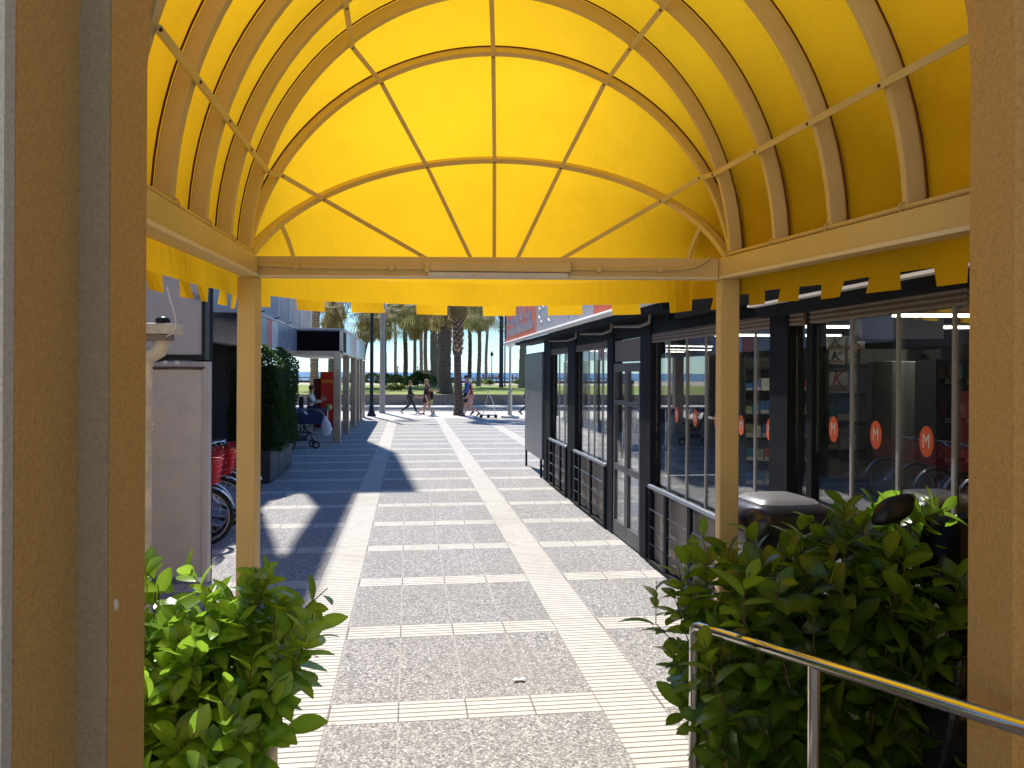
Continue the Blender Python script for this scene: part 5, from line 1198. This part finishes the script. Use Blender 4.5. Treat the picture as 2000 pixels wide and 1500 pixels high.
    hd_ = Vector(a_pos['head']); hm = MB().sph(hd_ + Vector((-.022,0,.045))*k, .098*k, .088*k, .085*k)
    if long_hair: hm.sph(hd_ + Vector((-.07,0,-.04))*k, .055*k, .08*k, .13*k)
    part(hm, 'hair', hairc, t, smooth=80)
    fc = MB().add([tuple(hd_+Vector(v)*k) for v in ((.078,-.012,-.02),(.078,.012,-.02),(.105,0,-.02),(.08,0,.02))], [(0,1,2),(0,2,3),(1,3,2),(0,3,1)]); part(fc, 'nose', M['skin'], t)
    ey = MB(); [ey.sph(hd_+Vector((.082,y,.012))*k, .009*k, n=6, mm=4) for y in (-.03,.03)]; part(ey, 'eyes', M['black'], t)
    part(MB().box(hd_.x+.076*k, hd_.x+.09*k, -.022*k, .022*k, hd_.z-.048*k, hd_.z-.04*k), 'mouth', mat_lip, t)
    for q in 'lr':
        h_, to = Vector(a_pos['heel'+q]), Vector(a_pos['toe'+q]); d_ = (to-h_).normalized(); sh_ = MB(); up_ = Vector((0,0,1)); s_ = up_.cross(d_).normalized(); n_ = d_.cross(s_)
        secs = []
        for u, wd, hh in ((-.02,.03,.05),(.05,.04,.085),(.13,.042,.06),(.2,.045,.045),(.26,.02,.03)):
            c = h_ + d_*u*k - n_*.03*k; secs.append([c-s_*wd*k, c+s_*wd*k, c+s_*wd*.8*k+n_*hh*k, c-s_*wd*.8*k+n_*hh*k])
        sh_.loft(secs); part(sh_, 'shoe', shoec, t, smooth=60)
    return t
mat_lip = mat('lips', (.35,.1,.09), .5)
cb_ = mat('black_cloth', (.014,.014,.018), .9, 0, .3, 8); cg = mat('dark_grey_cloth', (.035,.037,.045), .9); cm = mat('maroon_cloth', (.22,.012,.02), .85); cbl = mat('blue_cloth', (.03,.11,.42), .85)
cp = mat('faded_pink_cloth', (.52,.30,.27), .85); cwh = mat('white_cloth', (.62,.6,.58), .85); cdk = mat('navy_cloth', (.02,.025,.06), .85)
HR = -TH          # walking to the right in the picture: local x forward
ph1 = person('person walking right in black top and dark grey trousers', 800, 808.5, HR, 1.60, .5, 'long', 'long', cb_, cg, mat('auburn', (.16,.06,.025), .6), M['white'], arms=(-.35,.35))
ph2 = person('person with light hair in a short black dress walking right with a phone', 831, 811.5, HR+R(12), 1.68, -.42, 'dress', None, cb_, None, M['hairb'], M['white'], arms=(.6,.9), long_hair=True)
ph2b = person('person in beige shorts half hidden behind the one in the black dress', 836.5, 810.5, HR+R(180), 1.66, -.32, 'short', 'short', cm, mat('tan_cloth', (.30,.19,.11), .85), M['hair'], M['anth_l'], arms=(.2,-.2))
ph3 = person('person in a maroon T-shirt and faded pink shorts walking left', 920, 813.5, HR+R(180), 1.74, .42, 'short', 'short', cm, cp, M['white'], cg, arms=(.15,-.15))
ph4 = person('tall person in a blue jacket and dark cap beside the pavement palm', 912, 811, HR+R(180), 1.88, -.3, 'long', 'short', cbl, cdk, cdk, cg, arms=(-.2,.25))
ph5 = person('person in dark clothes passing behind the ribbed corner panel', 1029, 810, HR, 1.72, .4, 'long', 'long', cdk, cdk, M['hair'], M['black'], arms=(-.3,.3))
bp = thing('backpack', 'yellow green and black backpack on the person in the black dress', 'backpack', tuple(Vector(ph2.location)+rgt*.29+Vector((0,0,.88))), HR)
part(MB().loft([ring_rr(0,0,-.14,.06,.12,.6,12), ring_rr(.01,0,.0,.09,.14,.6,12), ring_rr(0,0,.22,.07,.12,.6,12), ring_rr(-.01,0,.30,.03,.07,.6,12)]), 'pack', M['black'], bp, smooth=60)
part(MB().loft([ring_rr(-.02,-.01,-.36,.03,.09,.6,12), ring_rr(-.01,0,-.15,.07,.13,.6,12)]), 'lower_pocket', mat('limegreen', (.35,.42,.10), .6), bp, smooth=60)
person('person sitting under the terrace canopy in a white shirt with a dark jacket', 606, 800, HR, 1.70, 0, 'long', 'long', cwh, cdk, M['hair'], M['black'], pose='sit', arms=(.4,.5), loc=GD(606, 26.0, .25))
ch_ = thing('terrace_chair', 'dark chair under the seated person on the terrace', 'chair', tuple(GD(604, 26.0)), HR)
part(MB().box(-.25,.25,-.25,.25,.60,.64), 'seat', M['anthracite'], ch_, bevel=.01); part(MB().box(-.28,-.25,-.25,.25,.66,1.15), 'backrest', M['anthracite'], ch_, bevel=.01)
for x in (-.23,.23):
    for y in (-.23,.23): part(MB().tube([(x,y,0),(x,y,.6)], .018, 8), 'leg', M['anthracite'], ch_)
rnd = random.Random(5)
spec = [(944,150,cdk,'navy'),(950,152,cwh,'white'),(956,149,cp,'pink'),(963,151,cbl,'blue'),(969,150,cwh,'white'),(974,153,cm,'maroon'),(1001,150,cdk,'navy'),(757,150,cdk,'navy'),(764,152,cg,'grey'),(702,150,cm,'maroon'),(770,155,cbl,'blue'),(1008,152,cp,'pink')]
wherel = ['left of the distant promenade lamp','just left of the distant lamp','by the foot of the distant lamp','right of the distant lamp','second right of the distant lamp','third right of the distant lamp, by the mast','under the round white lamp shade','right of the pale grey pole','near the short dark beach post','left of the black lamp post','right of the pale pole beside the bush','right of the globe lamp']
for i, (px, d_, c, cn) in enumerate(spec):
    person(f'tiny far beachgoer in {cn}, {wherel[i]}', 0, 0, rnd.uniform(0,6.28), 1.6, .3, 'short', 'short', c, cdk, M['hair'], M['white'], loc=GD(px, d_, .27), grp='people on the beach', sub=0)
